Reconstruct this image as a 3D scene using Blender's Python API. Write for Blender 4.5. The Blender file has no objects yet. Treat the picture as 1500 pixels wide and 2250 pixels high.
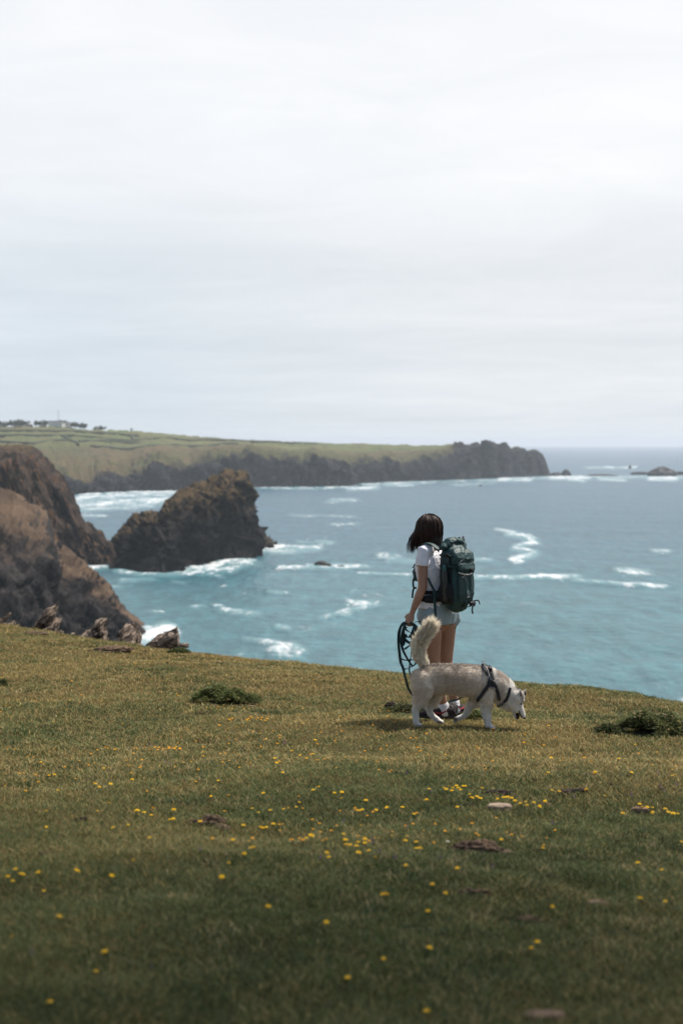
import bpy, math, random
import numpy as np
from mathutils import Vector, Matrix
from mathutils.bvhtree import BVHTree

sc = bpy.context.scene
C = sc.collection
R = math.radians

# ------------------------------------------------------------------ camera
F = 3437.0                 # focal length in pixels of the 1500 x 2250 frame
H = 60.0                   # eye height above the sea
PITCH = math.atan((1125 - 974) / F)
cam_d = bpy.data.cameras.new('camera')
cam = bpy.data.objects.new('camera', cam_d); C.objects.link(cam)
cam.location = (0, 0, H)
cam.rotation_euler = (math.pi / 2 - PITCH, 0, 0)
cam_d.sensor_fit = 'VERTICAL'; cam_d.sensor_height = 36.0
cam_d.lens = F / 2250 * 36
cam_d.clip_start = 0.1; cam_d.clip_end = 60000
cam_d.dof.use_dof = True; cam_d.dof.focus_distance = 12.3; cam_d.dof.aperture_fstop = 2.7
sc.camera = cam

# ------------------------------------------------------------------ light
SUN_EL, SUN_AZ = 62.0, 54.0      # azimuth clockwise from +Y (view direction)
SUN_V = Vector((math.sin(R(SUN_AZ)) * math.cos(R(SUN_EL)), math.cos(R(SUN_AZ)) * math.cos(R(SUN_EL)), math.sin(R(SUN_EL))))
sd = bpy.data.lights.new('sun', 'SUN'); sd.energy = 5.0; sd.angle = R(0.53); sd.color = (1.0, 0.93, 0.84)
so = bpy.data.objects.new('sun', sd); C.objects.link(so)
so.rotation_euler = SUN_V.to_track_quat('Z', 'Y').to_euler()
so.location = (30, 20, 120)

sc.view_settings.view_transform = 'Standard'
sc.view_settings.look = 'None'
sc.view_settings.exposure = 0.12
sc.view_settings.gamma = 1.0
sc.render.engine = 'CYCLES'
sc.cycles.use_denoising = True
sc.cycles.max_bounces = 5
sc.cycles.diffuse_bounces = 3
sc.cycles.volume_bounces = 1
sc.cycles.transparent_max_bounces = 6


class NT:
    """small shorthand for building node trees"""
    def __init__(s, tree):
        s.t = tree; s.n = tree.nodes; s.l = tree.links
    def node(s, typ, **kw):
        nd = s.n.new(typ)
        for k, v in kw.items(): setattr(nd, k, v)
        return nd
    def put(s, sock, v):
        if isinstance(v, bpy.types.NodeSocket): s.l.new(v, sock)
        elif v is not None:
            if isinstance(v, (tuple, list)) and sock.type == 'RGBA' and len(v) == 3: v = (*v, 1)
            sock.default_value = v
    def math(s, op, a, b=None, c=None, clamp=False):
        nd = s.node('ShaderNodeMath', operation=op); nd.use_clamp = clamp
        s.put(nd.inputs[0], a)
        if b is not None: s.put(nd.inputs[1], b)
        if c is not None: s.put(nd.inputs[2], c)
        return nd.outputs[0]
    def mix(s, f, a, b, blend='MIX'):
        nd = s.node('ShaderNodeMix', data_type='RGBA', blend_type=blend)
        s.put(nd.inputs[0], f); s.put(nd.inputs[6], a); s.put(nd.inputs[7], b)
        return nd.outputs[2]
    def sm(s, v, lo, hi, a=0.0, b=1.0):
        nd = s.node('ShaderNodeMapRange', interpolation_type='SMOOTHSTEP')
        s.put(nd.inputs[0], v); s.put(nd.inputs[1], lo); s.put(nd.inputs[2], hi); s.put(nd.inputs[3], a); s.put(nd.inputs[4], b)
        return nd.outputs[0]
    def noise(s, vec, scale, detail=4, rough=0.55, dist=0.0, out=0):
        nd = s.node('ShaderNodeTexNoise')
        s.put(nd.inputs['Vector'], vec); s.put(nd.inputs['Scale'], scale); s.put(nd.inputs['Detail'], detail)
        s.put(nd.inputs['Roughness'], rough); s.put(nd.inputs['Distortion'], dist)
        return nd.outputs[out]
    def vor(s, vec, scale, feature='F1', out='Distance'):
        nd = s.node('ShaderNodeTexVoronoi', feature=feature)
        s.put(nd.inputs['Vector'], vec); s.put(nd.inputs['Scale'], scale)
        return nd.outputs[out]
    def mapping(s, vec, scale=(1, 1, 1), rot=(0, 0, 0), loc=(0, 0, 0)):
        nd = s.node('ShaderNodeMapping')
        s.put(nd.inputs[0], vec); nd.inputs['Scale'].default_value = scale
        nd.inputs['Rotation'].default_value = rot; nd.inputs['Location'].default_value = loc
        return nd.outputs[0]
    def sep(s, v):
        nd = s.node('ShaderNodeSeparateXYZ'); s.put(nd.inputs[0], v); return nd.outputs
    def comb(s, x, y, z):
        nd = s.node('ShaderNodeCombineXYZ'); s.put(nd.inputs[0], x); s.put(nd.inputs[1], y); s.put(nd.inputs[2], z); return nd.outputs[0]
    def pos(s): return s.node('ShaderNodeNewGeometry').outputs['Position']
    def attr(s, name, out='Color'):
        nd = s.node('ShaderNodeAttribute'); nd.attribute_name = name; return nd.outputs[out]
    def bump(s, h, strength, dist, normal=None):
        nd = s.node('ShaderNodeBump'); s.put(nd.inputs['Strength'], strength); s.put(nd.inputs['Distance'], dist)
        s.put(nd.inputs['Height'], h)
        if normal is not None: s.put(nd.inputs['Normal'], normal)
        return nd.outputs[0]


# ------------------------------------------------------------------ sky
w = bpy.data.worlds.new('World'); sc.world = w; w.use_nodes = True
for nd in list(w.node_tree.nodes): w.node_tree.nodes.remove(nd)
n = NT(w.node_tree)
sky = n.node('ShaderNodeTexSky', sky_type='NISHITA'); sky.sun_disc = False
sky.sun_elevation = R(SUN_EL); sky.sun_rotation = R(SUN_AZ); sky.air_density = 1.0; sky.dust_density = 1.5
tc = n.node('ShaderNodeTexCoord').outputs['Generated']
x, y, z = n.sep(tc)
zz = n.math('MAXIMUM', z, 0.0)
k = n.math('ADD', zz, 0.10)
pl = n.comb(n.math('DIVIDE', x, k), n.math('DIVIDE', y, k), 0.0)      # a flat cloud deck seen in perspective
str1 = n.noise(n.mapping(pl, scale=(0.9, 1.25, 1), rot=(0, 0, R(20))), 1.3, 8, 0.62, 1.2)
str2 = n.noise(n.mapping(pl, scale=(0.35, 0.8, 1), loc=(3.1, 1.7, 0)), 1.0, 3, 0.5, 0.3)
hi = n.sm(z, 0.02, 0.27)                                                # higher up the cloud is thinner and brighter
side = n.sm(x, -0.22, 0.12)
base = n.mix(side, (6.2, 6.95, 7.6), (7.35, 7.7, 8.0))
cloud = n.mix(hi, base, (8.75, 8.9, 9.15))
lit = n.math('ADD', n.math('MULTIPLY', n.math('SUBTRACT', str1, 0.5), 0.22), n.math('MULTIPLY', n.math('SUBTRACT', str2, 0.5), 0.30))
cloud = n.mix(1.0, cloud, n.comb(n.math('ADD', 1.0, lit), n.math('ADD', 1.0, n.math('MULTIPLY', lit, 0.86)), n.math('ADD', 1.0, n.math('MULTIPLY', lit, 0.70))), 'MULTIPLY')
warm = n.math('MULTIPLY', n.sm(z, 0.075, 0.0), n.sm(z, -0.01, 0.03))
open_ = n.math('MULTIPLY', n.sm(z, 0.36, 0.62), n.sm(n.math('ADD', str1, str2), 0.75, 1.15, 1.0, 0.75))   # overhead the deck breaks up into blue
back = n.math('MULTIPLY', n.sm(y, 0.30, -0.25), 0.92)                                # and is clear inland, behind the viewer
open_ = n.math('MAXIMUM', open_, back)
col = n.mix(open_, cloud, sky.outputs[0])
bg = n.node('ShaderNodeBackground'); n.put(bg.inputs[0], col); bg.inputs[1].default_value = 0.1
wo = n.node('ShaderNodeOutputWorld'); n.l.new(bg.outputs[0], wo.inputs[0])

# ------------------------------------------------------------------ helpers
rng = np.random.default_rng(7)
random.seed(7)
CP, SP = math.cos(PITCH), math.sin(PITCH)

def W(px, py, d):
    """world point at image position (px, py) and distance d along the view's ground axis (arrays welcome)"""
    px = np.asarray(px, float); py = np.asarray(py, float); d = np.asarray(d, float)
    u = (px - 750) / F; v = (1125 - py) / F
    dy = CP + v * SP; dz = -SP + v * CP
    s = d / dy
    return np.stack([u * s, dy * s, H + dz * s], axis=-1)

def pix(p):
    p = np.asarray(p, float); y = p[..., 1]; z = p[..., 2] - H
    dep = y * CP - z * SP; up = y * SP + z * CP
    return 750 + F * p[..., 0] / dep, 1125 - F * up / dep

def _hash(i, j, k, s):
    h = (i.astype(np.int64) * 374761393 + j.astype(np.int64) * 668265263 + k.astype(np.int64) * 2147483647 + s * 1274126177) & 0xffffffff
    h = ((h ^ (h >> 13)) * 1274126177) & 0xffffffff
    h = ((h ^ (h >> 16)) * 2246822519) & 0xffffffff
    return ((h ^ (h >> 15)) & 0xffffff) / float(0xffffff)

def vnoise(p, seed=0):
    p = np.asarray(p, float)
    f = np.floor(p); t = p - f; t = t * t * (3 - 2 * t)
    i, j, k = (f[..., a].astype(np.int64) for a in range(3))
    tx, ty, tz = t[..., 0], t[..., 1], t[..., 2]
    r = 0
    for a in (0, 1):
        for b in (0, 1):
            for c in (0, 1):
                r = r + _hash(i + a, j + b, k + c, seed) * (tx if a else 1 - tx) * (ty if b else 1 - ty) * (tz if c else 1 - tz)
    return r

def fbm(p, oct=4, seed=0, ridged=False, gain=0.5):
    p = np.asarray(p, float); r = 0; a = 1.0; tot = 0
    for o in range(oct):
        q = vnoise(p * (2.03 ** o) + 17.3 * o, seed + o)
        if ridged: q = 1 - np.abs(2 * q - 1)
        r = r + a * q; tot += a; a *= gain
    return r / tot

def facets(p, seed=0, tilt=1.0):
    """angular broken-rock relief: every cell of a Voronoi partition is a differently tilted plane"""
    p = np.asarray(p, float); f = np.floor(p).astype(np.int64); best = np.full(p.shape[:-1], 1e9); val = np.zeros(p.shape[:-1])
    for a in (-1, 0, 1):
        for b in (-1, 0, 1):
            for c in (-1, 0, 1):
                i, j, k = f[..., 0] + a, f[..., 1] + b, f[..., 2] + c
                cx = np.stack([i + _hash(i, j, k, seed), j + _hash(i, j, k, seed + 1), k + _hash(i, j, k, seed + 2)], -1)
                q = p - cx; d = (q * q).sum(-1)
                n_ = np.stack([_hash(i, j, k, seed + 3), _hash(i, j, k, seed + 4), _hash(i, j, k, seed + 5)], -1) - 0.5
                v = _hash(i, j, k, seed + 6) - 0.5 + tilt * 1.6 * (q * n_).sum(-1)
                m = d < best; val = np.where(m, v, val); best = np.where(m, d, best)
    return val

def xyz(x, y, z=0.0):
    x, y = np.broadcast_arrays(np.asarray(x, float), np.asarray(y, float))
    return np.stack([x, y, np.broadcast_to(np.asarray(z, float), x.shape)], -1)

def mesh_np(name, verts, faces, mats, parent=None, smooth=True, attrs=None, mat_idx=None, link=True):
    """faces: (m,k) int array or a list of such arrays"""
    verts = np.asarray(verts, np.float32).reshape(-1, 3)
    if isinstance(faces, np.ndarray): faces = [faces]
    faces = [np.asarray(f, np.int32) for f in faces if len(f)]
    loops = np.concatenate([f.reshape(-1) for f in faces])
    sizes = np.concatenate([np.full(len(f), f.shape[1], np.int32) for f in faces])
    starts = np.concatenate([[0], np.cumsum(sizes)[:-1]]).astype(np.int32)
    me = bpy.data.meshes.new(name)
    me.vertices.add(len(verts)); me.vertices.foreach_set('co', verts.reshape(-1))
    me.loops.add(len(loops)); me.loops.foreach_set('vertex_index', loops)
    me.polygons.add(len(sizes)); me.polygons.foreach_set('loop_start', starts)
    me.polygons.foreach_set('use_smooth', np.full(len(sizes), bool(smooth)))
    if mat_idx is not None: me.polygons.foreach_set('material_index', np.asarray(mat_idx, np.int32))
    for m in (mats if isinstance(mats, (list, tuple)) else [mats]): me.materials.append(m)
    for an, av in (attrs or {}).items():
        av = np.asarray(av, np.float32)
        if av.ndim == 1:
            a = me.attributes.new(an, 'FLOAT', 'POINT'); a.data.foreach_set('value', av)
        else:
            a = me.attributes.new(an, 'FLOAT_COLOR', 'POINT')
            if av.shape[1] == 3: av = np.concatenate([av, np.ones((len(av), 1), np.float32)], 1)
            a.data.foreach_set('color', av.reshape(-1))
    me.update(calc_edges=True); me.validate()
    o = bpy.data.objects.new(name, me)
    if link: C.objects.link(o)
    if parent is not None: o.parent = parent
    return o

def grid_faces(nr, nc, off=0):
    r, c = np.meshgrid(np.arange(nr - 1), np.arange(nc - 1), indexing='ij')
    a = (r * nc + c).reshape(-1) + off
    return np.stack([a, a + 1, a + nc + 1, a + nc], 1)

def thing(name, label, cat, loc, group=None):
    o = bpy.data.objects.new(name, None); C.objects.link(o); o.empty_display_size = 0.1
    o.location = loc; o['label'] = label; o['category'] = cat
    if group: o['group'] = group
    return o

def tag(o, label, cat, group=None, kind=None):
    if label: o['label'] = label
    if cat: o['category'] = cat
    if group: o['group'] = group
    if kind: o['kind'] = kind
    return o

def adopt(child, parent):
    """child built in world coordinates becomes a part of parent, staying where it is"""
    child.parent = parent
    child.matrix_parent_inverse = Matrix.Translation(-Vector(parent.location)) if parent.type == 'EMPTY' else Matrix.Identity(4)
    return child

def recentre(o, base):
    """move the origin of a world-space mesh to base"""
    o.data.transform(Matrix.Translation(-Vector(base))); o.location = base
    return o

class MB:
    """collects shapes into one mesh"""
    def __init__(s): s.v = []; s.f = []; s.n = 0
    def add(s, v, f):
        v = np.asarray(v, float).reshape(-1, 3)
        for q in (f if isinstance(f, list) else [f]): s.f.append(np.asarray(q, int) + s.n)
        s.v.append(v); s.n += len(v); return s
    def tube(s, path, ra, rb=None, side=(1, 0, 0), n=12, cap=True, sq=1.0, closed=False):
        """swept ellipse: ra along the side vector, rb across; sq<1 makes it boxier"""
        P = np.asarray(path, float); m = len(P)
        ra = np.broadcast_to(np.asarray(ra, float), (m,)).copy()
        rb = ra.copy() if rb is None else np.broadcast_to(np.asarray(rb, float), (m,)).copy()
        S = np.broadcast_to(np.asarray(side, float), (m, 3)).copy()
        if closed: T = np.roll(P, -1, 0) - np.roll(P, 1, 0)
        else: T = np.gradient(P, axis=0)
        T /= np.linalg.norm(T, axis=1, keepdims=True) + 1e-12
        S = S - T * (S * T).sum(1, keepdims=True); S /= np.linalg.norm(S, axis=1, keepdims=True) + 1e-12
        B = np.cross(T, S)
        if cap and not closed:
            def ends(i, sg):
                out = []
                for q in (0.5, 0.87, 1.0):
                    r_ = math.sqrt(max(0.0, 1 - q * q)); r_ = max(r_, 0.02)
                    out.append((P[i] + sg * T[i] * q * min(ra[i], rb[i]), ra[i] * r_, rb[i] * r_, S[i], B[i]))
                return out
            st = ends(0, -1)[::-1] + [(P[i], ra[i], rb[i], S[i], B[i]) for i in range(m)] + ends(m - 1, 1)
        else:
            st = [(P[i], ra[i], rb[i], S[i], B[i]) for i in range(m)]
        a = np.linspace(0, 2 * math.pi, n, endpoint=False)
        ca, sa = np.cos(a), np.sin(a)
        if sq != 1.0:
            ca = np.sign(ca) * np.abs(ca) ** sq; sa = np.sign(sa) * np.abs(sa) ** sq
        V = np.array([p + np.outer(ca * x_, S_) + np.outer(sa * y_, B_) for p, x_, y_, S_, B_ in st])
        k = len(st); i, j = np.meshgrid(np.arange(k if closed else k - 1), np.arange(n), indexing='ij')
        i2 = (i + 1) % k
        f = np.stack([i * n + j, i * n + (j + 1) % n, i2 * n + (j + 1) % n, i2 * n + j], -1).reshape(-1, 4)
        fs = [f]
        if not closed:
            fs += [np.arange(n)[::-1][None, :], (np.arange(n) + (k - 1) * n)[None, :]]
        return s.add(V, fs)
    def ball(s, c, r, axes=None, nu=16, nv=10):
        r = np.broadcast_to(np.asarray(r, float), (3,))
        u = np.linspace(0, 2 * math.pi, nu, endpoint=False); v = np.linspace(0.02, math.pi - 0.02, nv)
        vv, uu = np.meshgrid(v, u, indexing='ij')
        p = np.stack([np.sin(vv) * np.cos(uu) * r[0], np.sin(vv) * np.sin(uu) * r[1], -np.cos(vv) * r[2]], -1)
        if axes is not None: p = p @ np.asarray(axes, float)
        i, j = np.meshgrid(np.arange(nv - 1), np.arange(nu), indexing='ij')
        f = np.stack([i * nu + j, i * nu + (j + 1) % nu, (i + 1) * nu + (j + 1) % nu, (i + 1) * nu + j], -1).reshape(-1, 4)
        return s.add(p + np.asarray(c, float), [f, np.arange(nu)[::-1][None, :], (np.arange(nu) + (nv - 1) * nu)[None, :]])
    def box(s, c, h, axes=None):
        q = np.array([[a, b, d] for a in (-1, 1) for b in (-1, 1) for d in (-1, 1)], float) * np.asarray(h, float)
        if axes is not None: q = q @ np.asarray(axes, float)
        return s.add(q + np.asarray(c, float), np.array([[0, 1, 3, 2], [4, 6, 7, 5], [0, 4, 5, 1], [2, 3, 7, 6], [0, 2, 6, 4], [1, 5, 7, 3]]))
    def arrays(s):
        fs = {}
        for q in s.f: fs.setdefault(q.shape[1], []).append(q)
        return np.concatenate(s.v), [np.concatenate(v) for v in fs.values()]
    def build(s, name, mats, parent=None, smooth=True, **k):
        v, f = s.arrays(); o = mesh_np(name, v, f, mats, None, smooth, **k)
        if parent is not None: adopt(o, parent)
        return o

def fuse(mb, voxel, smooth=6, factor=0.5):
    """union of closed shapes as one continuous skin -> (verts, quads)"""
    v, f = mb.arrays(); o = mesh_np('tmp', v, f, [])
    m = o.modifiers.new('r', 'REMESH'); m.mode = 'VOXEL'; m.voxel_size = voxel; m.adaptivity = 0
    if smooth:
        s_ = o.modifiers.new('s', 'SMOOTH'); s_.iterations = smooth; s_.factor = factor
    dg = bpy.context.evaluated_depsgraph_get(); e = o.evaluated_get(dg); me = e.to_mesh()
    V = np.empty(len(me.vertices) * 3, np.float32); me.vertices.foreach_get('co', V); V = V.reshape(-1, 3).astype(float)
    L = np.empty(len(me.loops), np.int32); me.loops.foreach_get('vertex_index', L)
    N = np.empty(len(me.polygons), np.int32); me.polygons.foreach_get('loop_total', N)
    st = np.concatenate([[0], np.cumsum(N)[:-1]])
    fs = []
    for kk in np.unique(N):
        ii = st[N == kk]; fs.append(L[ii[:, None] + np.arange(kk)])
    e.to_mesh_clear(); me0 = o.data; bpy.data.objects.remove(o); bpy.data.meshes.remove(me0)
    return V, fs

def vnormals(V, fs):
    Nn = np.zeros_like(V)
    for f in fs:
        a, b, c = V[f[:, 0]], V[f[:, 1]], V[f[:, 2]]
        q = np.cross(b - a, c - a)
        for i in range(f.shape[1]): np.add.at(Nn, f[:, i], q)
    return Nn / (np.linalg.norm(Nn, axis=1, keepdims=True) + 1e-12)

def tris(fs):
    out = []
    for f in fs:
        for i in range(1, f.shape[1] - 1): out.append(f[:, [0, i, i + 1]])
    return np.concatenate(out)

def surf_sample(V, fs, cnt, weight=None, rg=rng):
    T = tris(fs); a, b, c = V[T[:, 0]], V[T[:, 1]], V[T[:, 2]]
    q = np.cross(b - a, c - a); ar = np.linalg.norm(q, axis=1)
    N = q / (ar[:, None] + 1e-12)
    wgt = ar * (weight(((a + b + c) / 3)) if weight else 1); wgt = wgt / wgt.sum()
    i = rg.choice(len(T), cnt, p=wgt)
    r1 = np.sqrt(rg.random(cnt)); r2 = rg.random(cnt)
    p = a[i] * (1 - r1)[:, None] + b[i] * (r1 * (1 - r2))[:, None] + c[i] * (r1 * r2)[:, None]
    return p, N[i]

def catmull(P, per=6):
    P = np.asarray(P, float)
    if len(P) < 3: return np.array([P[0] + (P[-1] - P[0]) * t for t in np.linspace(0, 1, per + 1)])
    Q = np.vstack([2 * P[0] - P[1], P, 2 * P[-1] - P[-2]]); out = []
    for i in range(1, len(Q) - 2):
        for t in np.arange(per) / per:
            a, b, c, d = Q[i - 1], Q[i], Q[i + 1], Q[i + 2]
            out.append(0.5 * ((2 * b) + (c - a) * t + (2 * a - 5 * b + 4 * c - d) * t * t + (3 * b - a - 3 * c + d) * t ** 3))
    out.append(P[-1]); return np.array(out)

def ribbons(roots, mids, tips, wid, wdir):
    """tapered two-segment strands"""
    w2 = wdir * (wid[:, None] * 0.5)
    V = np.stack([roots - w2, roots + w2, mids + w2 * 0.8, mids - w2 * 0.8, tips], 1).reshape(-1, 3)
    i = np.arange(len(roots)) * 5
    return V, [np.stack([i, i + 1, i + 2, i + 3], 1), np.stack([i + 3, i + 2, i + 4], 1)]

# ------------------------------------------------------------------ materials
def new_mat(name):
    m = bpy.data.materials.new(name); m.use_nodes = True
    for nd in list(m.node_tree.nodes): m.node_tree.nodes.remove(nd)
    n = NT(m.node_tree)
    out = n.node('ShaderNodeOutputMaterial'); b = n.node('ShaderNodeBsdfPrincipled')
    n.l.new(b.outputs[0], out.inputs[0])
    return m, n, b, out

def simple(name, col, rough=0.7, var=0.15, scale=30.0, bump=0.0, spec=0.3, metal=0.0, bscale=None):
    m, n, b, _ = new_mat(name)
    p = n.pos(); f = n.noise(p, scale, 4)
    lo = tuple(c * (1 - var) for c in col); hi_ = tuple(min(1, c * (1 + var)) for c in col)
    n.put(b.inputs['Base Color'], n.mix(n.sm(f, 0.3, 0.7), lo, hi_))
    b.inputs['Roughness'].default_value = rough; b.inputs['Specular IOR Level'].default_value = spec
    b.inputs['Metallic'].default_value = metal
    if bump: n.put(b.inputs['Normal'], n.bump(n.noise(p, bscale or scale * 3, 4), 0.6, bump))
    return m

def attr_mat(name, rough=0.8, spec=0.2, translucent=0.0, varscale=None, bump=0, bscale=60):
    """colour comes from the mesh's own 'col' attribute (fur, blades, petals)"""
    m, n, b, out = new_mat(name)
    c = n.attr('col')
    if varscale:
        c = n.mix(1.0, c, n.mix(n.noise(n.pos(), varscale, 4), (0.7, 0.7, 0.7), (1.25, 1.25, 1.25)), 'MULTIPLY')
    n.put(b.inputs['Base Color'], c); b.inputs['Roughness'].default_value = rough; b.inputs['Specular IOR Level'].default_value = spec
    if bump: n.put(b.inputs['Normal'], n.bump(n.noise(n.pos(), bscale, 4), 0.6, bump))
    if translucent:
        t = n.node('ShaderNodeBsdfTranslucent'); n.put(t.inputs[0], c)
        mx = n.node('ShaderNodeMixShader'); mx.inputs[0].default_value = translucent
        n.l.new(b.outputs[0], mx.inputs[1]); n.l.new(t.outputs[0], mx.inputs[2]); n.l.new(mx.outputs[0], out.inputs[0])
    return m

# ================================================================== THE GROUND
EA = np.array([-3.1416, -2.0944, -1.3963, -0.9599, -0.6109, -0.3142, -0.2148, -0.1981, -0.17, -0.1445, -0.1273, -0.1015, -0.0726, -0.0436, -0.0145, 0.0291, 0.0581, 0.1015, 0.1359, 0.1587, 0.1728, 0.1869, 0.1953, 0.2148, 0.384, 0.6981, 1.2217, 1.7453, 2.2689, 3.1416])
ER = np.array([420.0, 380.0, 300.0, 160.0, 80.0, 50.0, 36.0, 33.16, 30.33, 28.13, 26.56, 25.75, 24.84, 23.91, 22.4, 21.1, 20.41, 19.25, 18.76, 18.33, 17.72, 17.32, 17.04, 16.86, 15.5, 15.0, 30.0, 150.0, 380.0, 420.0])

def G(x, y, fine=True):
    """height of the clifftop turf"""
    x = np.asarray(x, float); y = np.asarray(y, float)
    r = np.hypot(x, y); th = np.arctan2(x, y)
    e = np.interp(th, EA, ER)
    e = e * (1 + 0.035 * (fbm(xyz(th * 14, 0), 3, 5) - 0.5) * 2)
    z = -(1.20 + 0.083 * np.clip(y, -60, 500) + 0.012 * np.clip(x, -100, 60))
    q = r - e
    z = z - 0.5 * 0.75 * (q + np.sqrt(q * q + 0.5))
    q2 = np.maximum(0, q - 12); z = z - q2 * 0.9
    lump = (fbm(xyz(x * 0.55, y * 0.55), 3, 11) - 0.5) * 0.14 + (fbm(xyz(x * 0.16, y * 0.16), 2, 3) - 0.5) * 0.22
    actor = np.exp(-(((x - 0.9) / 2.0) ** 2 + ((y - 12.2) / 1.5) ** 2))
    z = z + lump * (1 - actor) + 0.040 * actor
    if fine: z = z + (fbm(xyz(x * 3.2, y * 3.2), 3, 21) - 0.5) * 0.05
    return H + z

def ground_hit(px, py, dmax=60):
    """where the view ray through a pixel meets the turf"""
    ds = np.linspace(2.5, dmax, 3000)
    p = W(px, py, ds); g = G(p[:, 0], p[:, 1])
    k = np.argmax(p[:, 2] < g)
    if p[k, 2] >= g[k]: k = len(ds) - 1
    return np.array([p[k, 0], p[k, 1], g[k]])

th = np.concatenate([np.linspace(-180, -40, 60, endpoint=False), np.linspace(-40, -15, 60, endpoint=False),
                     np.linspace(-15, 15, 640, endpoint=False), np.linspace(15, 40, 60, endpoint=False), np.linspace(40, 180, 60)])
rr = np.concatenate([np.geomspace(0.5, 3.2, 12, endpoint=False), np.geomspace(3.2, 60, 420, endpoint=False), np.geomspace(60, 700, 60)])
TH, RR = np.meshgrid(np.radians(th), rr, indexing='ij')
X, Y = RR * np.sin(TH), RR * np.cos(TH)
Zg = np.maximum(G(X, Y), -6)
m, n, b, _ = new_mat('turf_soil')
p = n.pos()
big = n.noise(p, 0.45, 4, 0.6); mid = n.noise(p, 2.6, 5, 0.65); fin = n.noise(p, 60, 4, 0.7)
py_ = n.sep(p)[1]
dry = n.sm(n.math('ADD', n.math('ADD', n.math('MULTIPLY', big, 1.1), n.math('MULTIPLY', mid, 0.8)), n.math('MULTIPLY', py_, 0.022)), 0.85, 1.45)
c = n.mix(dry, (0.055, 0.062, 0.022), (0.17, 0.115, 0.042))
c = n.mix(n.sm(fin, 0.35, 0.7), n.mix(0.75, c, (0.03, 0.026, 0.014)), c)
nz = n.sep(n.node('ShaderNodeNewGeometry').outputs['Normal'])[2]
c = n.mix(n.sm(nz, 0.84, 0.6), c, (0.10, 0.08, 0.06))
n.put(b.inputs['Base Color'], c); b.inputs['Roughness'].default_value = 0.95; b.inputs['Specular IOR Level'].default_value = 0.1
n.put(b.inputs['Normal'], n.bump(fin, 0.8, 0.02))
ground = mesh_np('ground', np.stack([X, Y, Zg], -1), grid_faces(len(th), len(rr))[:, ::-1], m)
tag(ground, 'clifftop turf sloping down to the sea', None, kind='structure')

# ================================================================== THE SEA
def seg_d(px, py, pts, asp):
    """distance in image pixels (vertical axis stretched by asp) to a polyline"""
    best = np.full(px.shape, 1e9)
    for (ax, ay), (bx, by) in zip(pts[:-1], pts[1:]):
        vx, vy = bx - ax, (by - ay) * asp; wx, wy = px - ax, (py - ay) * asp
        t = np.clip((wx * vx + wy * vy) / (vx * vx + vy * vy + 1e-9), 0, 1)
        best = np.minimum(best, np.hypot(wx - t * vx, wy - t * vy))
    return best

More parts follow.
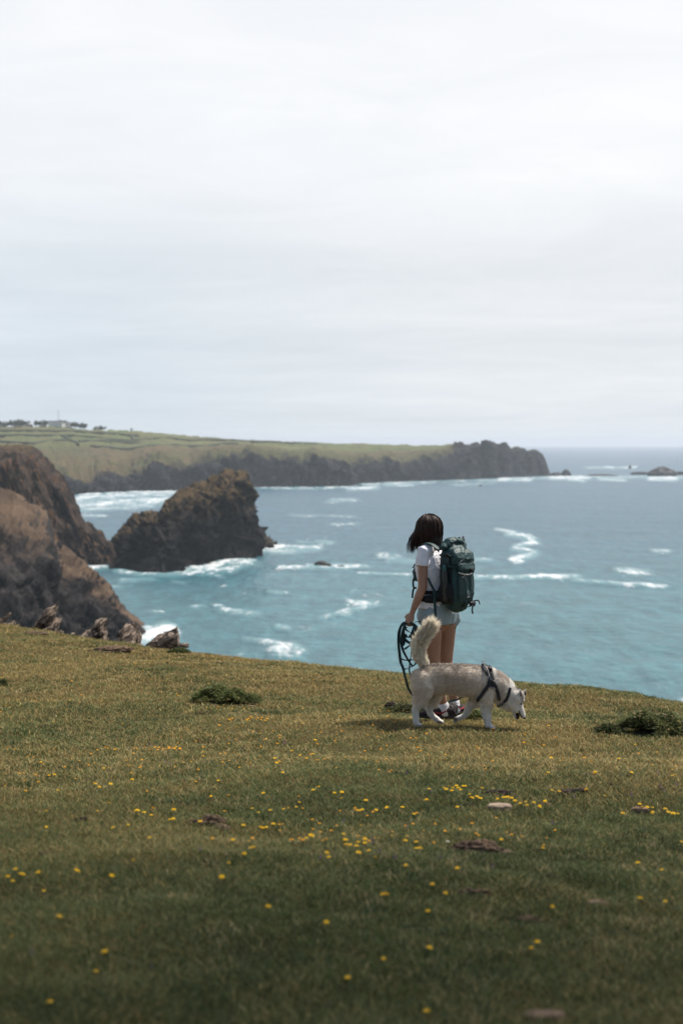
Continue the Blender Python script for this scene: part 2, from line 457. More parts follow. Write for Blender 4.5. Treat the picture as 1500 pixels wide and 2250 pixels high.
FOAM = [  # polyline, radius (horizontal px), vertical aspect, strength
    ([(150, 1098), (250, 1090), (375, 1084)], 26, 2.6, 1.0), ([(160, 1112), (260, 1106), (360, 1100)], 26, 2.6, 1.0),
    ([(170, 1122), (240, 1118), (330, 1112)], 20, 3.0, 0.8), ([(170, 1134), (220, 1134)], 18, 4, 0.7),
    ([(180, 1088), (300, 1082), (420, 1078)], 14, 3, 1.0),
    ([(560, 1071), (640, 1073), (760, 1071)], 14, 3.0, 0.82), ([(750, 1068), (850, 1062), (930, 1060)], 20, 3.2, 0.75),
    ([(770, 1074), (820, 1072)], 20, 3, .85), ([(850, 1066), (900, 1066)], 12, 2.2, 0.8),
    ([(930, 1058), (1060, 1056), (1200, 1050)], 14, 3, 0.68), ([(1000, 1066), (1080, 1062)], 14, 3, 0.55),
    ([(1100, 1054), (1160, 1054)], 14, 2.4, 1.0), ([(1210, 1050), (1290, 1050)], 12, 2.2, 1.1), ([(1250, 1055), (1280, 1058)], 8, 2, .9),
    ([(1300, 1048), (1500, 1050)], 12, 2.6, 0.62), ([(1320, 1053), (1365, 1055)], 12, 2.4, 0.9), ([(1430, 1051), (1480, 1052)], 14, 2.2, 1.1),
    ([(1290, 1028), (1390, 1028)], 12, 3, 0.62), ([(1330, 1027), (1345, 1028)], 8, 2, 0.9), ([(1372, 1028), (1395, 1027)], 5, 1.3, 0.9),
    ([(600, 1203), (640, 1207), (690, 1207)], 22, 2.4, 0.95), ([(590, 1212), (640, 1216)], 18, 2.6, 0.85),
    ([(380, 1252), (440, 1248), (530, 1234)], 20, 2.2, 1.1), ([(440, 1256), (500, 1252), (545, 1236)], 24, 2.2, 0.98),
    ([(500, 1226), (530, 1226), (585, 1206)], 12, 1.6, 1.0), ([(455, 1262), (480, 1268)], 12, 2, .7),
    ([(255, 1254), (300, 1263), (370, 1265), (430, 1259)], 13, 2.0, 1.0), ([(188, 1251), (235, 1249), (262, 1250)], 12, 2.0, 1.0), ([(250, 1248), (320, 1258), (380, 1256)], 9, 2.4, 0.9), ([(185, 1247), (250, 1241)], 14, 2.2, 1.1),
    ([(615, 1247), (700, 1250), (800, 1246)], 14, 2.6, 0.86), ([(680, 1247), (760, 1247)], 18, 2.4, 0.9), ([(740, 1244), (790, 1244)], 12, 2.4, .8),
    ([(1090, 1164), (1118, 1172)], 8, 1.6, 0.5), ([(1120, 1174), (1165, 1183), (1172, 1193)], 15, 2.0, 1.0), ([(1172, 1193), (1135, 1202), (1133, 1208)], 14, 2.0, .95),
    ([(1133, 1208), (1160, 1212), (1170, 1216)], 13, 2.0, 1.0), ([(1170, 1218), (1145, 1228), (1135, 1230)], 18, 1.9, 1.0),
    ([(790, 1261), (900, 1265), (1030, 1268)], 12, 3.2, 0.78), ([(1040, 1270), (1130, 1270), (1265, 1267)], 15, 2.8, 1.08), ([(1190, 1268), (1262, 1268)], 16, 2.4, 1.15),
    ([(1265, 1278), (1350, 1283), (1460, 1291)], 12, 3.0, 0.92), ([(1365, 1254), (1412, 1261)], 20, 2.2, 0.70), ([(1440, 1210), (1465, 1211)], 16, 2.6, 0.66),
    ([(1048, 1231), (1075, 1231)], 12, 2.4, 0.75), ([(840, 1222), (875, 1228)], 18, 2.4, 0.6), ([(700, 1192), (725, 1193)], 14, 2.6, 0.75), ([(655, 1192), (680, 1193)], 12, 3, .62),
    ([(860, 1232), (905, 1236)], 16, 2.4, 0.6), ([(730, 1101), (775, 1100)], 16, 3, 0.66), ([(640, 1133), (770, 1137)], 16, 3.4, 0.5), ([(735, 1152), (780, 1152)], 16, 3.4, 0.5),
    ([(310, 1404), (335, 1396), (360, 1386)], 24, 1.4, 1.2), ([(320, 1388), (375, 1390)], 18, 1.6, 0.95), ([(360, 1400), (380, 1404)], 18, 1.8, 0.7),
    ([(600, 1432), (640, 1426), (660, 1436)], 20, 1.8, 0.74), ([(575, 1412), (625, 1422)], 16, 2.6, 0.66), ([(540, 1408), (590, 1414)], 15, 2.4, 0.62), ([(600, 1448), (650, 1450)], 16, 2.6, .62),
    ([(610, 1383), (628, 1386)], 12, 1.6, 0.86), ([(705, 1358), (745, 1350)], 14, 2.2, 0.60), ([(740, 1350), (800, 1336)], 16, 2.4, 0.62), ([(770, 1326), (825, 1332)], 15, 2.2, 0.72),
    ([(490, 1343), (555, 1352)], 18, 2.2, 0.72), ([(420, 1336), (440, 1334)], 12, 2.4, 0.7), ([(470, 1331), (485, 1331)], 8, 2.4, 0.7), ([(330, 1348), (350, 1348)], 14, 3, 0.55),
    ([(270, 1277), (330, 1275)], 16, 3, 0.78), ([(230, 1290), (260, 1290)], 14, 3, 0.6), ([(590, 1303), (625, 1304)], 10, 2.6, 0.66), ([(380, 1282), (400, 1284)], 12, 3, .6),
]
pxs = np.concatenate([-750 - np.geomspace(22000, 100, 60), np.linspace(-840, 2340, 1060), 2350 + np.geomspace(10, 22000, 60)])
pys = np.concatenate([[981.4], np.arange(982.2, 1560, 1.35), np.geomspace(1561, 2900, 60)])
PX, PY = np.meshgrid(pxs, pys, indexing='ij')
D = H * F / (PY - 974.0)
SX, SY = (PX - 750) / F * D, D
foam = np.zeros(PX.shape)
core = (PX > -100) & (PX < 1700)
for pts, rad, asp, stg in FOAM:
    dd = seg_d(PX[core], PY[core], pts, asp)
    foam[core] = np.maximum(foam[core], stg * np.clip(1.15 - dd / (rad * 1.3), 0, 1))
off = (PX <= -100) | (PX >= 1700)
wv = (fbm(xyz(SX / 60, SY / 60), 3, 41) - 0.5) * 1.6 + (fbm(xyz(SX / 14, SY / 22), 3, 43) - 0.5) * 0.9
wv = wv * np.clip((30000 - D) / 30000, 0, 1) + foam * (0.5 + 1.2 * fbm(xyz(SX / 6, SY / 6), 3, 47))
m, n, b, out = new_mat('sea_water')
p = n.pos(); X_, Y_, Z_ = n.sep(p)
sh = n.sm(Y_, 380, 1250, 1.0, 0.0)                                             # shoal water near the cliffs
shn = n.math('MULTIPLY', sh, n.sm(n.noise(n.mapping(p, scale=(1, 0.6, 1)), 0.004, 4, 0.6), 0.2, 0.75, 0.7, 1.0))
deep = n.mix(n.sm(Y_, 1500, 7000), (0.026, 0.094, 0.140), (0.018, 0.075, 0.145))
c = n.mix(shn, deep, (0.040, 0.145, 0.168))
dk = n.noise(n.mapping(p, scale=(1, 0.5, 1), loc=(50, 10, 0)), 0.012, 5, 0.65)
c = n.mix(n.sm(dk, 0.40, 0.68), c, n.mix(0.30, c, (0.014, 0.075, 0.085)))
chop = n.noise(n.mapping(p, scale=(1.0, 0.25, 1)), 0.16, 7, 0.75)
c = n.mix(n.sm(chop, 0.35, 0.7), n.mix(1.0, c, (0.68, 0.71, 0.74), 'MULTIPLY'), n.mix(1.0, c, (1.34, 1.30, 1.26), 'MULTIPLY'))
fo = n.attr('foam', 'Fac')
f1 = n.noise(n.mapping(p, scale=(1.0, 0.22, 1)), 0.20, 7, 0.75, 1.2)
f2 = n.noise(n.mapping(p, scale=(1.0, 0.30, 1)), 0.045, 6, 0.72, 0.8)
fac = n.sm(n.math('ADD', fo, n.math('MULTIPLY', n.math('SUBTRACT', n.math('ADD', f1, f2), 1.0), 3.5)), 0.50, 1.45)
spk = n.math('MULTIPLY', n.sm(n.math('MULTIPLY', f1, f2), 0.43, 0.50), n.sm(Y_, 3500, 700, 0.0, 0.30))         # small whitecaps
fac = n.math('MAXIMUM', fac, spk)
# thin milky froth round the white water
c = n.mix(n.math('MULTIPLY', n.sm(fo, 0.1, 0.9), 0.45), c, (0.22, 0.40, 0.42))
c = n.mix(n.math('MULTIPLY', fac, 0.93), c, (0.66, 0.68, 0.69))
n.put(b.inputs['Base Color'], c)
n.put(b.inputs['Roughness'], n.mix(fac, (0.34,) * 3, (0.9,) * 3))
b.inputs['IOR'].default_value = 1.33; b.inputs['Specular IOR Level'].default_value = 0.36
r1 = n.noise(n.mapping(p, scale=(1.0, 0.6, 1)), 0.22, 4, 0.6); r2 = n.noise(n.mapping(p, scale=(1.0, 0.6, 1)), 1.1, 3, 0.6)
n.put(b.inputs['Normal'], n.bump(r2, 0.5, 0.5, n.bump(r1, 0.7, 1.8)))
sea = mesh_np('sea', np.stack([SX, SY, wv], -1), grid_faces(len(pxs), len(pys)), m, attrs={'foam': foam.reshape(-1)})
tag(sea, 'teal sea with white surf', None, kind='structure')

# ================================================================== ROCK LAND
def rock_mat(name, dark, mid_, warm_, top, top_lo, top_hi, streak=(1, 1, 1), rot=(0, 0, 0), scale=1.0, topn=0.6, haze_z=None, bump=1.0, fields=False, lichen=None, warm_amt=(0.52, 0.68)):
    m, n, b, _ = new_mat(name)
    p = n.pos(); g = n.node('ShaderNodeNewGeometry')
    q = n.mapping(n.mapping(p, rot=rot), scale=streak)
    a1 = n.noise(q, 0.06 * scale, 6, 0.65, 0.6); a2 = n.noise(q, 0.35 * scale, 5, 0.7); a3 = n.noise(p, 1.4 * scale, 4, 0.7)
    cr = n.vor(q, 0.25 * scale, 'DISTANCE_TO_EDGE')
    c = n.mix(n.sm(a1, 0.40, 0.60), dark, mid_)  # dark and mid rock tones also paint in broad shadow contrast
    c = n.mix(n.sm(a2, warm_amt[0], warm_amt[1]), c, warm_)
    c = n.mix(n.sm(a3, 0.38, 0.62), n.mix(1.0, c, (0.5, 0.5, 0.52), 'MULTIPLY'), n.mix(1.0, c, (1.45, 1.42, 1.38), 'MULTIPLY'))
    c = n.mix(n.sm(cr, 0.0, 0.12), n.mix(1.0, c, (0.5, 0.5, 0.52), 'MULTIPLY'), c)
    z_ = n.sep(p)[2]
    c = n.mix(n.sm(n.math('ADD', z_, n.math('MULTIPLY', a2, 4.0)), 6.5, 3.0), c, (0.022, 0.020, 0.019))       # wet weedy band
    nz = n.sep(g.outputs['Normal'])[2]
    t = n.math('ADD', nz, n.math('MULTIPLY', n.math('SUBTRACT', a2, 0.5), topn))
    t = n.sm(t, top_lo, top_hi)
    at = n.attr('turf', 'Fac')
    t = n.math('MULTIPLY', t, n.sm(n.math('ADD', at, n.math('MULTIPLY', n.math('SUBTRACT', a1, 0.5), 0.9)), 0.3, 0.6))
    tcn = n.mix(n.sm(n.noise(p, 0.05 * scale, 4, 0.6), 0.35, 0.65), top, tuple(x_ * 0.6 for x_ in top))
    if fields:
        X_, Y_, _z = n.sep(p)
        fv = n.node('ShaderNodeTexVoronoi'); n.put(fv.inputs['Vector'], n.mapping(p, scale=(1, 0.8, 0), rot=(0, 0, R(14)))); fv.inputs['Scale'].default_value = 0.0042
        fcol = n.sep(fv.outputs['Color'])[0]
        fld = n.mix(fcol, (0.095, 0.150, 0.042), (0.170, 0.190, 0.070))
        fld = n.mix(n.sm(n.noise(p, 0.02, 4, .6), .4, .7), fld, (0.16, 0.14, 0.065))
        rough = n.mix(n.sm(n.noise(p, 0.008, 5, 0.65), 0.38, 0.62), (0.10, 0.105, 0.038), (0.155, 0.115, 0.055))
        tcn = n.mix(n.sm(n.math('ADD', at, n.math('MULTIPLY', n.math('SUBTRACT', a1, 0.5), 0.6)), 1.15, 1.45), rough, fld)
        tcn = n.mix(n.sm(n.noise(p, 0.05, 4, .7), .42, .7), tcn, n.mix(1.0, tcn, (0.66, 0.66, 0.66), 'MULTIPLY'))
    tcn = n.mix(n.sm(a3, 0.38, 0.66), n.mix(1.0, tcn, (0.55, 0.52, 0.50), 'MULTIPLY'), n.mix(1.0, tcn, (1.2, 1.2, 1.2), 'MULTIPLY')) if not fields else tcn
    c = n.mix(t, c, tcn)
    if lichen:
        c = n.mix(n.math('MULTIPLY', n.sm(a2, 0.45, 0.62), n.sm(n.attr('up', 'Fac'), 0.45, 0.85)), c, lichen)
    n.put(b.inputs['Base Color'], c); b.inputs['Roughness'].default_value = 0.9; b.inputs['Specular IOR Level'].default_value = 0.15
    n.put(b.inputs['Normal'], n.bump(a3, 0.7, 0.5 * bump / scale, n.bump(a2, 0.8, 1.8 * bump / scale)))
    return m

def loft_land(name, keys, mat, cols, per, amp, seed, aniso=(1, 1, 1), turf=None, big=22.0, ridge=True, shear=0.0, bare=None, tipa=None, fac_amt=0.6, slab=None):
    """keys: [(px, [(py, d), ...])]: every column is a vertical section of the land at its real distance.
    turf gives, for each profile point, how much it is grassed (0 rock, 1 turf)."""
    kx = np.array([k[0] for k in keys], float); K = len(keys[0][1])
    A = np.array([k[1] for k in keys], float)                              # keys, K, 2
    cx = np.unique(np.concatenate([np.linspace(kx[0], kx[-1], cols), kx]))
    prof = np.stack([np.stack([np.interp(cx, kx, A[:, j, 0]), np.interp(cx, kx, A[:, j, 1])], -1) for j in range(K)], 1)
    P = W(cx[:, None], prof[..., 0], prof[..., 1])                          # cols, K, 3
    t = np.concatenate([np.arange(per[j]) / per[j] + j for j in range(K - 1)] + [[K - 1.0]])
    j0 = np.minimum(t.astype(int), K - 2); f = t - j0
    Q = P[:, j0] * (1 - f)[None, :, None] + P[:, j0 + 1] * f[None, :, None]
    # soften profile corners
    for _ in range(1):
        Q[:, 1:-1] = 0.25 * Q[:, :-2] + 0.5 * Q[:, 1:-1] + 0.25 * Q[:, 2:]
    tf = np.interp(t, np.arange(K), turf if turf else [0] * K)
    nr = Q.shape[1]
    tf = tf[None, :] * (np.interp(cx, *bare)[:, None] if bare else np.ones((len(cx), 1)))
    du = np.gradient(Q, axis=0); dv = np.gradient(Q, axis=1)
    N = np.cross(du, dv); N /= np.linalg.norm(N, axis=-1, keepdims=True) + 1e-9
    if N[:, :, 2].mean() < 0: N = -N
    S = Q / big * np.array(aniso); S[..., 0] += shear * Q[..., 2] / big
    dsp = (fbm(S, 6, seed, ridged=ridge, gain=0.58) - 0.64) * 2.4
    dsp2 = (fbm(S * 3.3, 5, seed + 9, ridged=True, gain=0.7) - 0.62) * 2.4
    rk = 1 - 0.86 * np.clip(tf, 0, 1)
    tip = (np.interp(cx, *tipa)[:, None] if tipa else 1.0)
    edge = tip * np.clip(np.minimum(np.arange(len(cx)), len(cx) - 1 - np.arange(len(cx))) / 24.0, 0, 1)[:, None]
    a = amp * rk * edge
    Sf = Q / big * np.array([aniso[0], aniso[1], max(aniso[2] * 1.5, 0.5)]); Sf[..., 0] += (0.45 + shear) * Q[..., 2] / big; Sf = Sf + 0.25 * (fbm(S * 2, 2, seed + 30)[..., None] - .5)
    fc = facets(Sf * 1.5, seed + 20) + 0.55 * facets(Sf * 3.6 + 5, seed + 21) + 0.30 * facets(Sf * 8.0 + 9, seed + 22)
    if slab:                                              # tilted slabs of bedding: angle, spacing, relief
        ca, sa = math.cos(R(slab[0])), math.sin(R(slab[0])); u_ = (Q[..., 0] * ca + Q[..., 2] * sa) / slab[1]; v_ = (-Q[..., 0] * sa + Q[..., 2] * ca) / slab[1]
        sb = fbm(np.stack([u_, Q[..., 1] / slab[1] * 0.35, v_ * 0.13], -1), 5, seed + 40, ridged=True, gain=0.6) - 0.62
        Q = Q + N * (slab[2] * 2.2 * sb * rk * edge)[..., None]
    Q = Q + N * (a * (0.75 * dsp + 0.4 * dsp2 + fac_amt * fc))[..., None]
    Q[..., 1] += (a * 0.5 * (fbm(S * 1.7 + 9, 4, seed + 3) - 0.5) * 2)
    zr = (Q[..., 2] - Q[..., 2].min()) / (np.ptp(Q[..., 2]) + 1e-6)
    o = mesh_np(name, Q, grid_faces(len(cx), nr), mat, attrs={'turf': np.broadcast_to(tf, Q.shape[:2]).reshape(-1), 'up': zr.reshape(-1)})
    def at(px, tt):
        """point of the undisturbed surface at column px and profile parameter tt"""
        i = int(np.clip(np.searchsorted(cx, px), 0, len(cx) - 1)); jj = int(np.argmin(np.abs(t - tt)))
        return Q[i, jj].copy()
    return o, at

def wl(py): return H * F / (py - 974.0)         # distance at which a pixel row meets the sea

# far headland with meadows -------------------------------------------------
BK = [(-1400, 1110, 1080, 1020, 925, 2400), (-500, 1100, 1072, 1012, 928, 2500), (0, 1090, 1060, 1005, 937, 2600), (110, 1088, 1056, 1004, 938, 2620), (160, 1086, 1050, 1000, 940, 2650), (210, 1084, 1055, 1000, 943, 2680), (250, 1082, 1040, 1000, 946, 2700),
      (290, 1080, 1052, 1003, 948, 2720), (340, 1080, 1018, 990, 951, 2750), (375, 1079, 1022, 990, 953, 2760), (415, 1078, 1044, 998, 957, 2780), (450, 1076, 1012, 988, 960, 2800), (500, 1074, 1006, 985, 964, 2820), (545, 1073, 996, 984, 968, 2840), (600, 1071, 1002, 988, 971, 2860),
      (655, 1070, 1012, 996, 973, 2880), (690, 1070, 1005, 990, 974, 2900), (745, 1069, 1018, 1000, 975.5, 2920), (760, 1066, 1018, 1000, 976, 2920), (800, 1062, 1022, 1002, 977, 2940), (840, 1060, 1008, 996, 978, 2950), (880, 1059, 1020, 998, 979, 2960), (920, 1057, 1012, 994, 979.5, 2970),
      (960, 1056, 1010, 990, 980, 2980), (1000, 1055, 996, 987, 979, 2950), (1022, 1054, 988, 986.5, 985, 2890), (1032, 1054, 989, 987.5, 986, 2890), (1045, 1053, 982, 980.5, 979, 2890), (1055, 1052, 986, 984.5, 983, 2890), (1068, 1052, 977, 975.5, 974, 2890), (1082, 1051, 982, 980.5, 979, 2890), (1094, 1050, 990, 988.5, 987, 2890), (1107, 1050, 984, 982.5, 981, 2890), (1122, 1049, 990, 988.5, 987, 2890), (1140, 1048, 987, 985.5, 984, 2890), (1154, 1047, 995, 993.5, 992, 2890), (1168, 1047, 991, 989.5, 988, 2890), (1180, 1046, 993, 991.5, 990, 2890), (1190, 1046, 1001, 999.5, 998, 2890), (1197, 1045, 1015, 1013.5, 1012, 2890), (1202, 1045, 1028, 1027, 1027, 2890), (1208, 1045, 1044, 1044, 1044, 2880)]
keys = []
for px, bpy_, cpy, mpy, spy, ds in BK:
    db = min(wl(bpy_), 2860); dc = db + 20; dm = dc + 0.35 * max(10, ds - dc)
    zs = H - (spy - 974) / F * ds
    def pyz(z, d): return 974 + (H - z) / d * F
    keys.append((px, [(pyz(-4, db - 5), db - 5), (pyz(2.5, db + 3), db + 3), ((cpy * 0.62 + bpy_ * 0.38), db + 13), (cpy, dc + 8), (mpy, max(dm, dc + 20)), (spy, max(ds, dc + 40)),
                      (pyz(zs * 0.85, ds + 300), ds + 300), (pyz(-4, ds + 420), ds + 420)]))
m = rock_mat('headland_rock', (0.008, 0.009, 0.013), (0.026, 0.026, 0.030), (0.060, 0.054, 0.048), (0.12, 0.13, 0.05), 0.30, 0.55, scale=0.3, topn=0.3, fields=True, bump=1.0)
headland, headland_at = loft_land('headland', keys, m, 900, [2, 10, 10, 14, 18, 4, 3], 28, 101, aniso=(1.2, 1, 0.5), turf=[0, 0, 0.22, 0.5, 1.0, 2.2, 1.2, 0], big=60, bare=([0, 960, 1030, 1110, 1125, 1160, 1200], [1, 1, 0.3, 0.3, 0.8, 0.8, 0.3]), tipa=([0, 980, 1030, 1210], [1, 1, 0.60, 0.60]), fac_amt=0.45)
tag(headland, 'far green headland with fields and dark sea cliffs', None, kind='structure')

# tall cliff on the left ----------------------------------------------------
AK = [(-1200, 900, 960, 700, 900), (-400, 940, 1100, 700, 880), (-120, 972, 1180, 705, 860), (0, 976, 1200, 715, 850), (40, 979, 1210, 720, 850), (70, 982, 1215, 725, 845), (84, 990, 1220, 728, 842), (100, 1006, 1222, 732, 838), (118, 1030, 1225, 738, 832),
      (135, 1058, 1228, 742, 828), (150, 1085, 1230, 745, 822), (162, 1112, 1236, 748, 815), (172, 1143, 1240, 750, 806), (182, 1152, 1243, 752, 803), (194, 1150, 1244, 754, 802), (208, 1166, 1245, 755, 795), (222, 1170, 1246, 757, 792), (236, 1192, 1246, 759, 786),
      (250, 1215, 1246, 762, 780), (262, 1236, 1247, 764, 776), (270, 1250, 1252, 766, 772)]
keys = []
for px, tpy, bpy_, db, dt in AK:
    zt = H - (tpy - 974) / F * dt; gap = dt - db
    def pyz(z, d): return 974 + (H - z) / d * F
    keys.append((px, [(pyz(-4, db - 4), db - 4), (pyz(max(zt * 0.10, -2), db + 0.05 * gap), db + 0.05 * gap), (pyz(zt * 0.42, db + 0.13 * gap), db + 0.13 * gap), (pyz(zt * 0.82, db + 0.25 * gap), db + 0.25 * gap),
                      (pyz(zt, dt), dt), (pyz(zt * 0.8, dt + 0.6 * gap), dt + 0.6 * gap), (pyz(-4, dt + 1.2 * gap), dt + 1.2 * gap)]))
m = rock_mat('cliff_rock', (0.006, 0.006, 0.007), (0.085, 0.062, 0.048), (0.30, 0.15, 0.062), (0.14, 0.10, 0.05), 0.80, 1.02, streak=(2.0, 1.2, 0.15), rot=(0, R(24), 0), scale=1.3, topn=0.5, bump=1.2, warm_amt=(0.54, 0.68))
cliff, _ = loft_land('cliff', keys, m, 620, [2, 16, 20, 18, 8, 4], 6.5, 211, aniso=(1.5, 0.8, 0.20), turf=[0, 0, 0, 0.1, 0.8, 1, 0], big=26, shear=0.4, fac_amt=0.22, slab=(24, 13, 6.5))
tag(cliff, 'tall brown cliff with orange streaks', None, kind='structure')

# near slope, brown heather over dark rock ------------------------------------
CK = [(-1500, 940, 330, 560), (-600, 1000, 380, 560), (-200, 1045, 410, 560), (0, 1068, 425, 560), (30, 1078, 430, 558), (55, 1090, 436, 556), (78, 1108, 440, 552), (98, 1130, 444, 550), (104, 1175, 446, 548), (125, 1205, 450, 546), (150, 1218, 455, 544), (185, 1243, 460, 540), (215, 1272, 466, 532),
      (245, 1312, 472, 524), (270, 1342, 477, 516), (292, 1362, 481, 508), (308, 1374, 484, 502), (320, 1384, 487, 497), (327, 1393, 489, 493)]
keys = []
for px, tpy, db, dt in CK:
    zt = H - (tpy - 974) / F * dt; gap = dt - db
    keys.append((px, [(pyz(-4, db - 3), db - 3), (pyz(max(zt * .12, -1), db + 0.05 * gap), db + 0.05 * gap), (pyz(zt * 0.50, db + 0.15 * gap), db + 0.15 * gap), (pyz(zt * 0.76, db + 0.44 * gap), db + 0.44 * gap),
                      (pyz(zt, dt), dt), (pyz(zt * 0.75, dt + 18), dt + 18), (pyz(-4, dt + 50), dt + 50)]))
m = rock_mat('slope_rock', (0.004, 0.004, 0.006), (0.046, 0.041, 0.040), (0.12, 0.10, 0.085), (0.155, 0.105, 0.068), 0.42, 0.78, scale=1.6, topn=0.75, bump=1.0, streak=(1, 1, 0.55), warm_amt=(0.58, 0.72))
slope, _ = loft_land('hillside', keys, m, 620, [2, 18, 20, 20, 6, 4], 7.5, 331, aniso=(1, 1, 0.55), turf=[0, 0, 0.15, 0.55, 0.75, 1, 0], big=24, slab=(-40, 12, 2.8))
tag(slope, 'near brown hillside ending in dark rocks', None, kind='structure')

# the sea stack ---------------------------------------------------------------
SK = [(238, 1243, 1240, 4), (244, 1245, 1205, 40), (255, 1247, 1180, 50), (272, 1249, 1160, 56), (290, 1252, 1147, 60), (305, 1254, 1134, 60), (322, 1256, 1124, 60), (335, 1256, 1121, 60), (345, 1257, 1126, 60), (356, 1257, 1112, 60), (372, 1257, 1092, 62), (390, 1254, 1080, 64), (412, 1250, 1072, 66), (436, 1245, 1064, 66), (458, 1241, 1057, 66),
      (474, 1237, 1050, 66), (484, 1234, 1046, 66), (490, 1233, 1036, 66), (497, 1232, 1030, 66), (505, 1230, 1036, 66), (509, 1229, 1046, 66), (515, 1228, 1048, 66), (526, 1228, 1042, 64), (537, 1226, 1044, 62), (546, 1224, 1056, 60), (551, 1222, 1080, 56), (555, 1220, 1120, 48), (561, 1218, 1160, 40), (574, 1214, 1181, 32), (592, 1209, 1192, 26), (602, 1205, 1200, 14), (606, 1203, 1202, 3)]
keys = []
for px, bpy_, tpy, gap in SK:
    db = wl(bpy_); dt = db + gap; zt = H - (tpy - 974) / F * dt
    keys.append((px, [(pyz(-4, db - 3), db - 3), (pyz(max(0.07 * zt, 0.5), db + 0.03 * gap), db + 0.03 * gap), (pyz(zt * 0.22, db + 0.09 * gap), db + 0.09 * gap), (pyz(zt * 0.60, db + 0.15 * gap), db + 0.15 * gap), (pyz(zt * 0.84, db + 0.34 * gap), db + 0.34 * gap),
                      (pyz(zt, dt), dt), (pyz(zt * 0.8, dt + 0.4 * gap), dt + 0.4 * gap), (pyz(zt * 0.3, dt + 0.8 * gap), dt + 0.8 * gap), (pyz(-4, dt + 1.1 * gap), dt + 1.1 * gap)]))
m = rock_mat('stack_rock', (0.003, 0.003, 0.004), (0.026, 0.024, 0.025), (0.080, 0.058, 0.036), (0.150, 0.102, 0.044), 0.72, 0.98, scale=1.25, topn=0.8, bump=1.3, streak=(1, 1, 0.42), rot=(0, R(-20), 0), lichen=(0.13, 0.085, 0.034), warm_amt=(0.60, 0.76))
stack, _ = loft_land('sea_stack', keys, m, 620, [2, 12, 18, 18, 12, 5, 5, 3], 8.5, 443, aniso=(1.25, 1, 0.36), turf=[0, 0, 0, 0.05, 0.55, 0.8, 1, 0, 0], big=24, slab=(-20, 15, 7.0), fac_amt=0.75)
tag(stack, 'big dark sea stack with an ochre top standing in the cove', 'sea stack')

# low rocks awash ---------------------------------------------------------------
def boulder(px, py, wpx, hpx, seed, mat, name, label, cat, group=None, flat=0.6, d=None, dz=-0.5, rough=0.35, sink=0.15):
    d = d or wl(py); s = d / F; wx, hz = wpx * s / 2, hpx * s
    mb = MB().ball((0, 0, 0), (1, 1, 1), nu=56, nv=34); v, f = mb.arrays()
    dirn = v.copy()
    q = 1 + rough * 2 * (fbm(dirn * 1.7 + seed, 5, seed, ridged=True, gain=0.6) - 0.55)
    v = v * q[:, None]; v[:, 0] *= wx; v[:, 1] *= wx * flat; v[:, 2] = np.maximum(v[:, 2], -0.4) * hz
    o = mesh_np(name, v, f, mat); p = W(px, py, d); o.location = (p[0], p[1] + wx * flat * 0.5, p[2] + dz - sink * hz)
    return tag(o, label, cat, group)
m_sea_rock = simple('wet_rock', (0.016, 0.015, 0.016), 0.6, 0.5, 0.5, bump=0.8, bscale=1.2)
boulder(706, 1247, 44, 16, 3, m_sea_rock, 'sea_rock', 'long low dark rock awash in surf right of the sea stack', 'rock')
boulder(748, 1248, 20, 9, 4, m_sea_rock, 'sea_rock', 'small dark rock awash in surf, just right of a longer one', 'rock')
boulder(1456, 1046, 60, 20, 5, m_sea_rock, 'sea_rock', 'dome shaped dark islet far out at the right edge', 'rock', d=2820)
boulder(1243, 1045, 20, 14, 6, m_sea_rock, 'sea_rock', 'pointed dark rock just off the tip of the headland', 'rock', d=2850)
boulder(1222, 1046, 30, 9, 7, m_sea_rock, 'sea_rock', 'low dark rock touching the tip of the headland', 'rock', d=2850)
boulder(1320, 1046, 70, 5, 8, m_sea_rock, 'sea_rock', 'thin dark reef line halfway between headland and islet', 'rock', d=2840, flat=0.2)
boulder(1408, 1040, 44, 4, 9, m_sea_rock, 'sea_rock', 'thin dark reef close to the left of the far islet', 'rock', d=2950, flat=0.2)
boulder(1500, 1040, 36, 5, 10, m_sea_rock, 'sea_rock', 'thin dark reef right of the far islet at the picture edge', 'rock', d=2950, flat=0.2)
boulder(1383, 1031, 7, 9, 12, m_sea_rock, 'sea_rock', 'tiny upright dark rock breaking far surf near the horizon', 'rock', d=3650)
boulder(790, 1069, 12, 5, 13, m_sea_rock, 'sea_rock', 'small dark rock in the surf below the headland cliffs', 'rock', d=2170)
boulder(1055, 1068, 8, 3, 14, m_sea_rock, 'sea_rock', 'tiny brownish rock in open water off the headland', 'rock', d=2190)

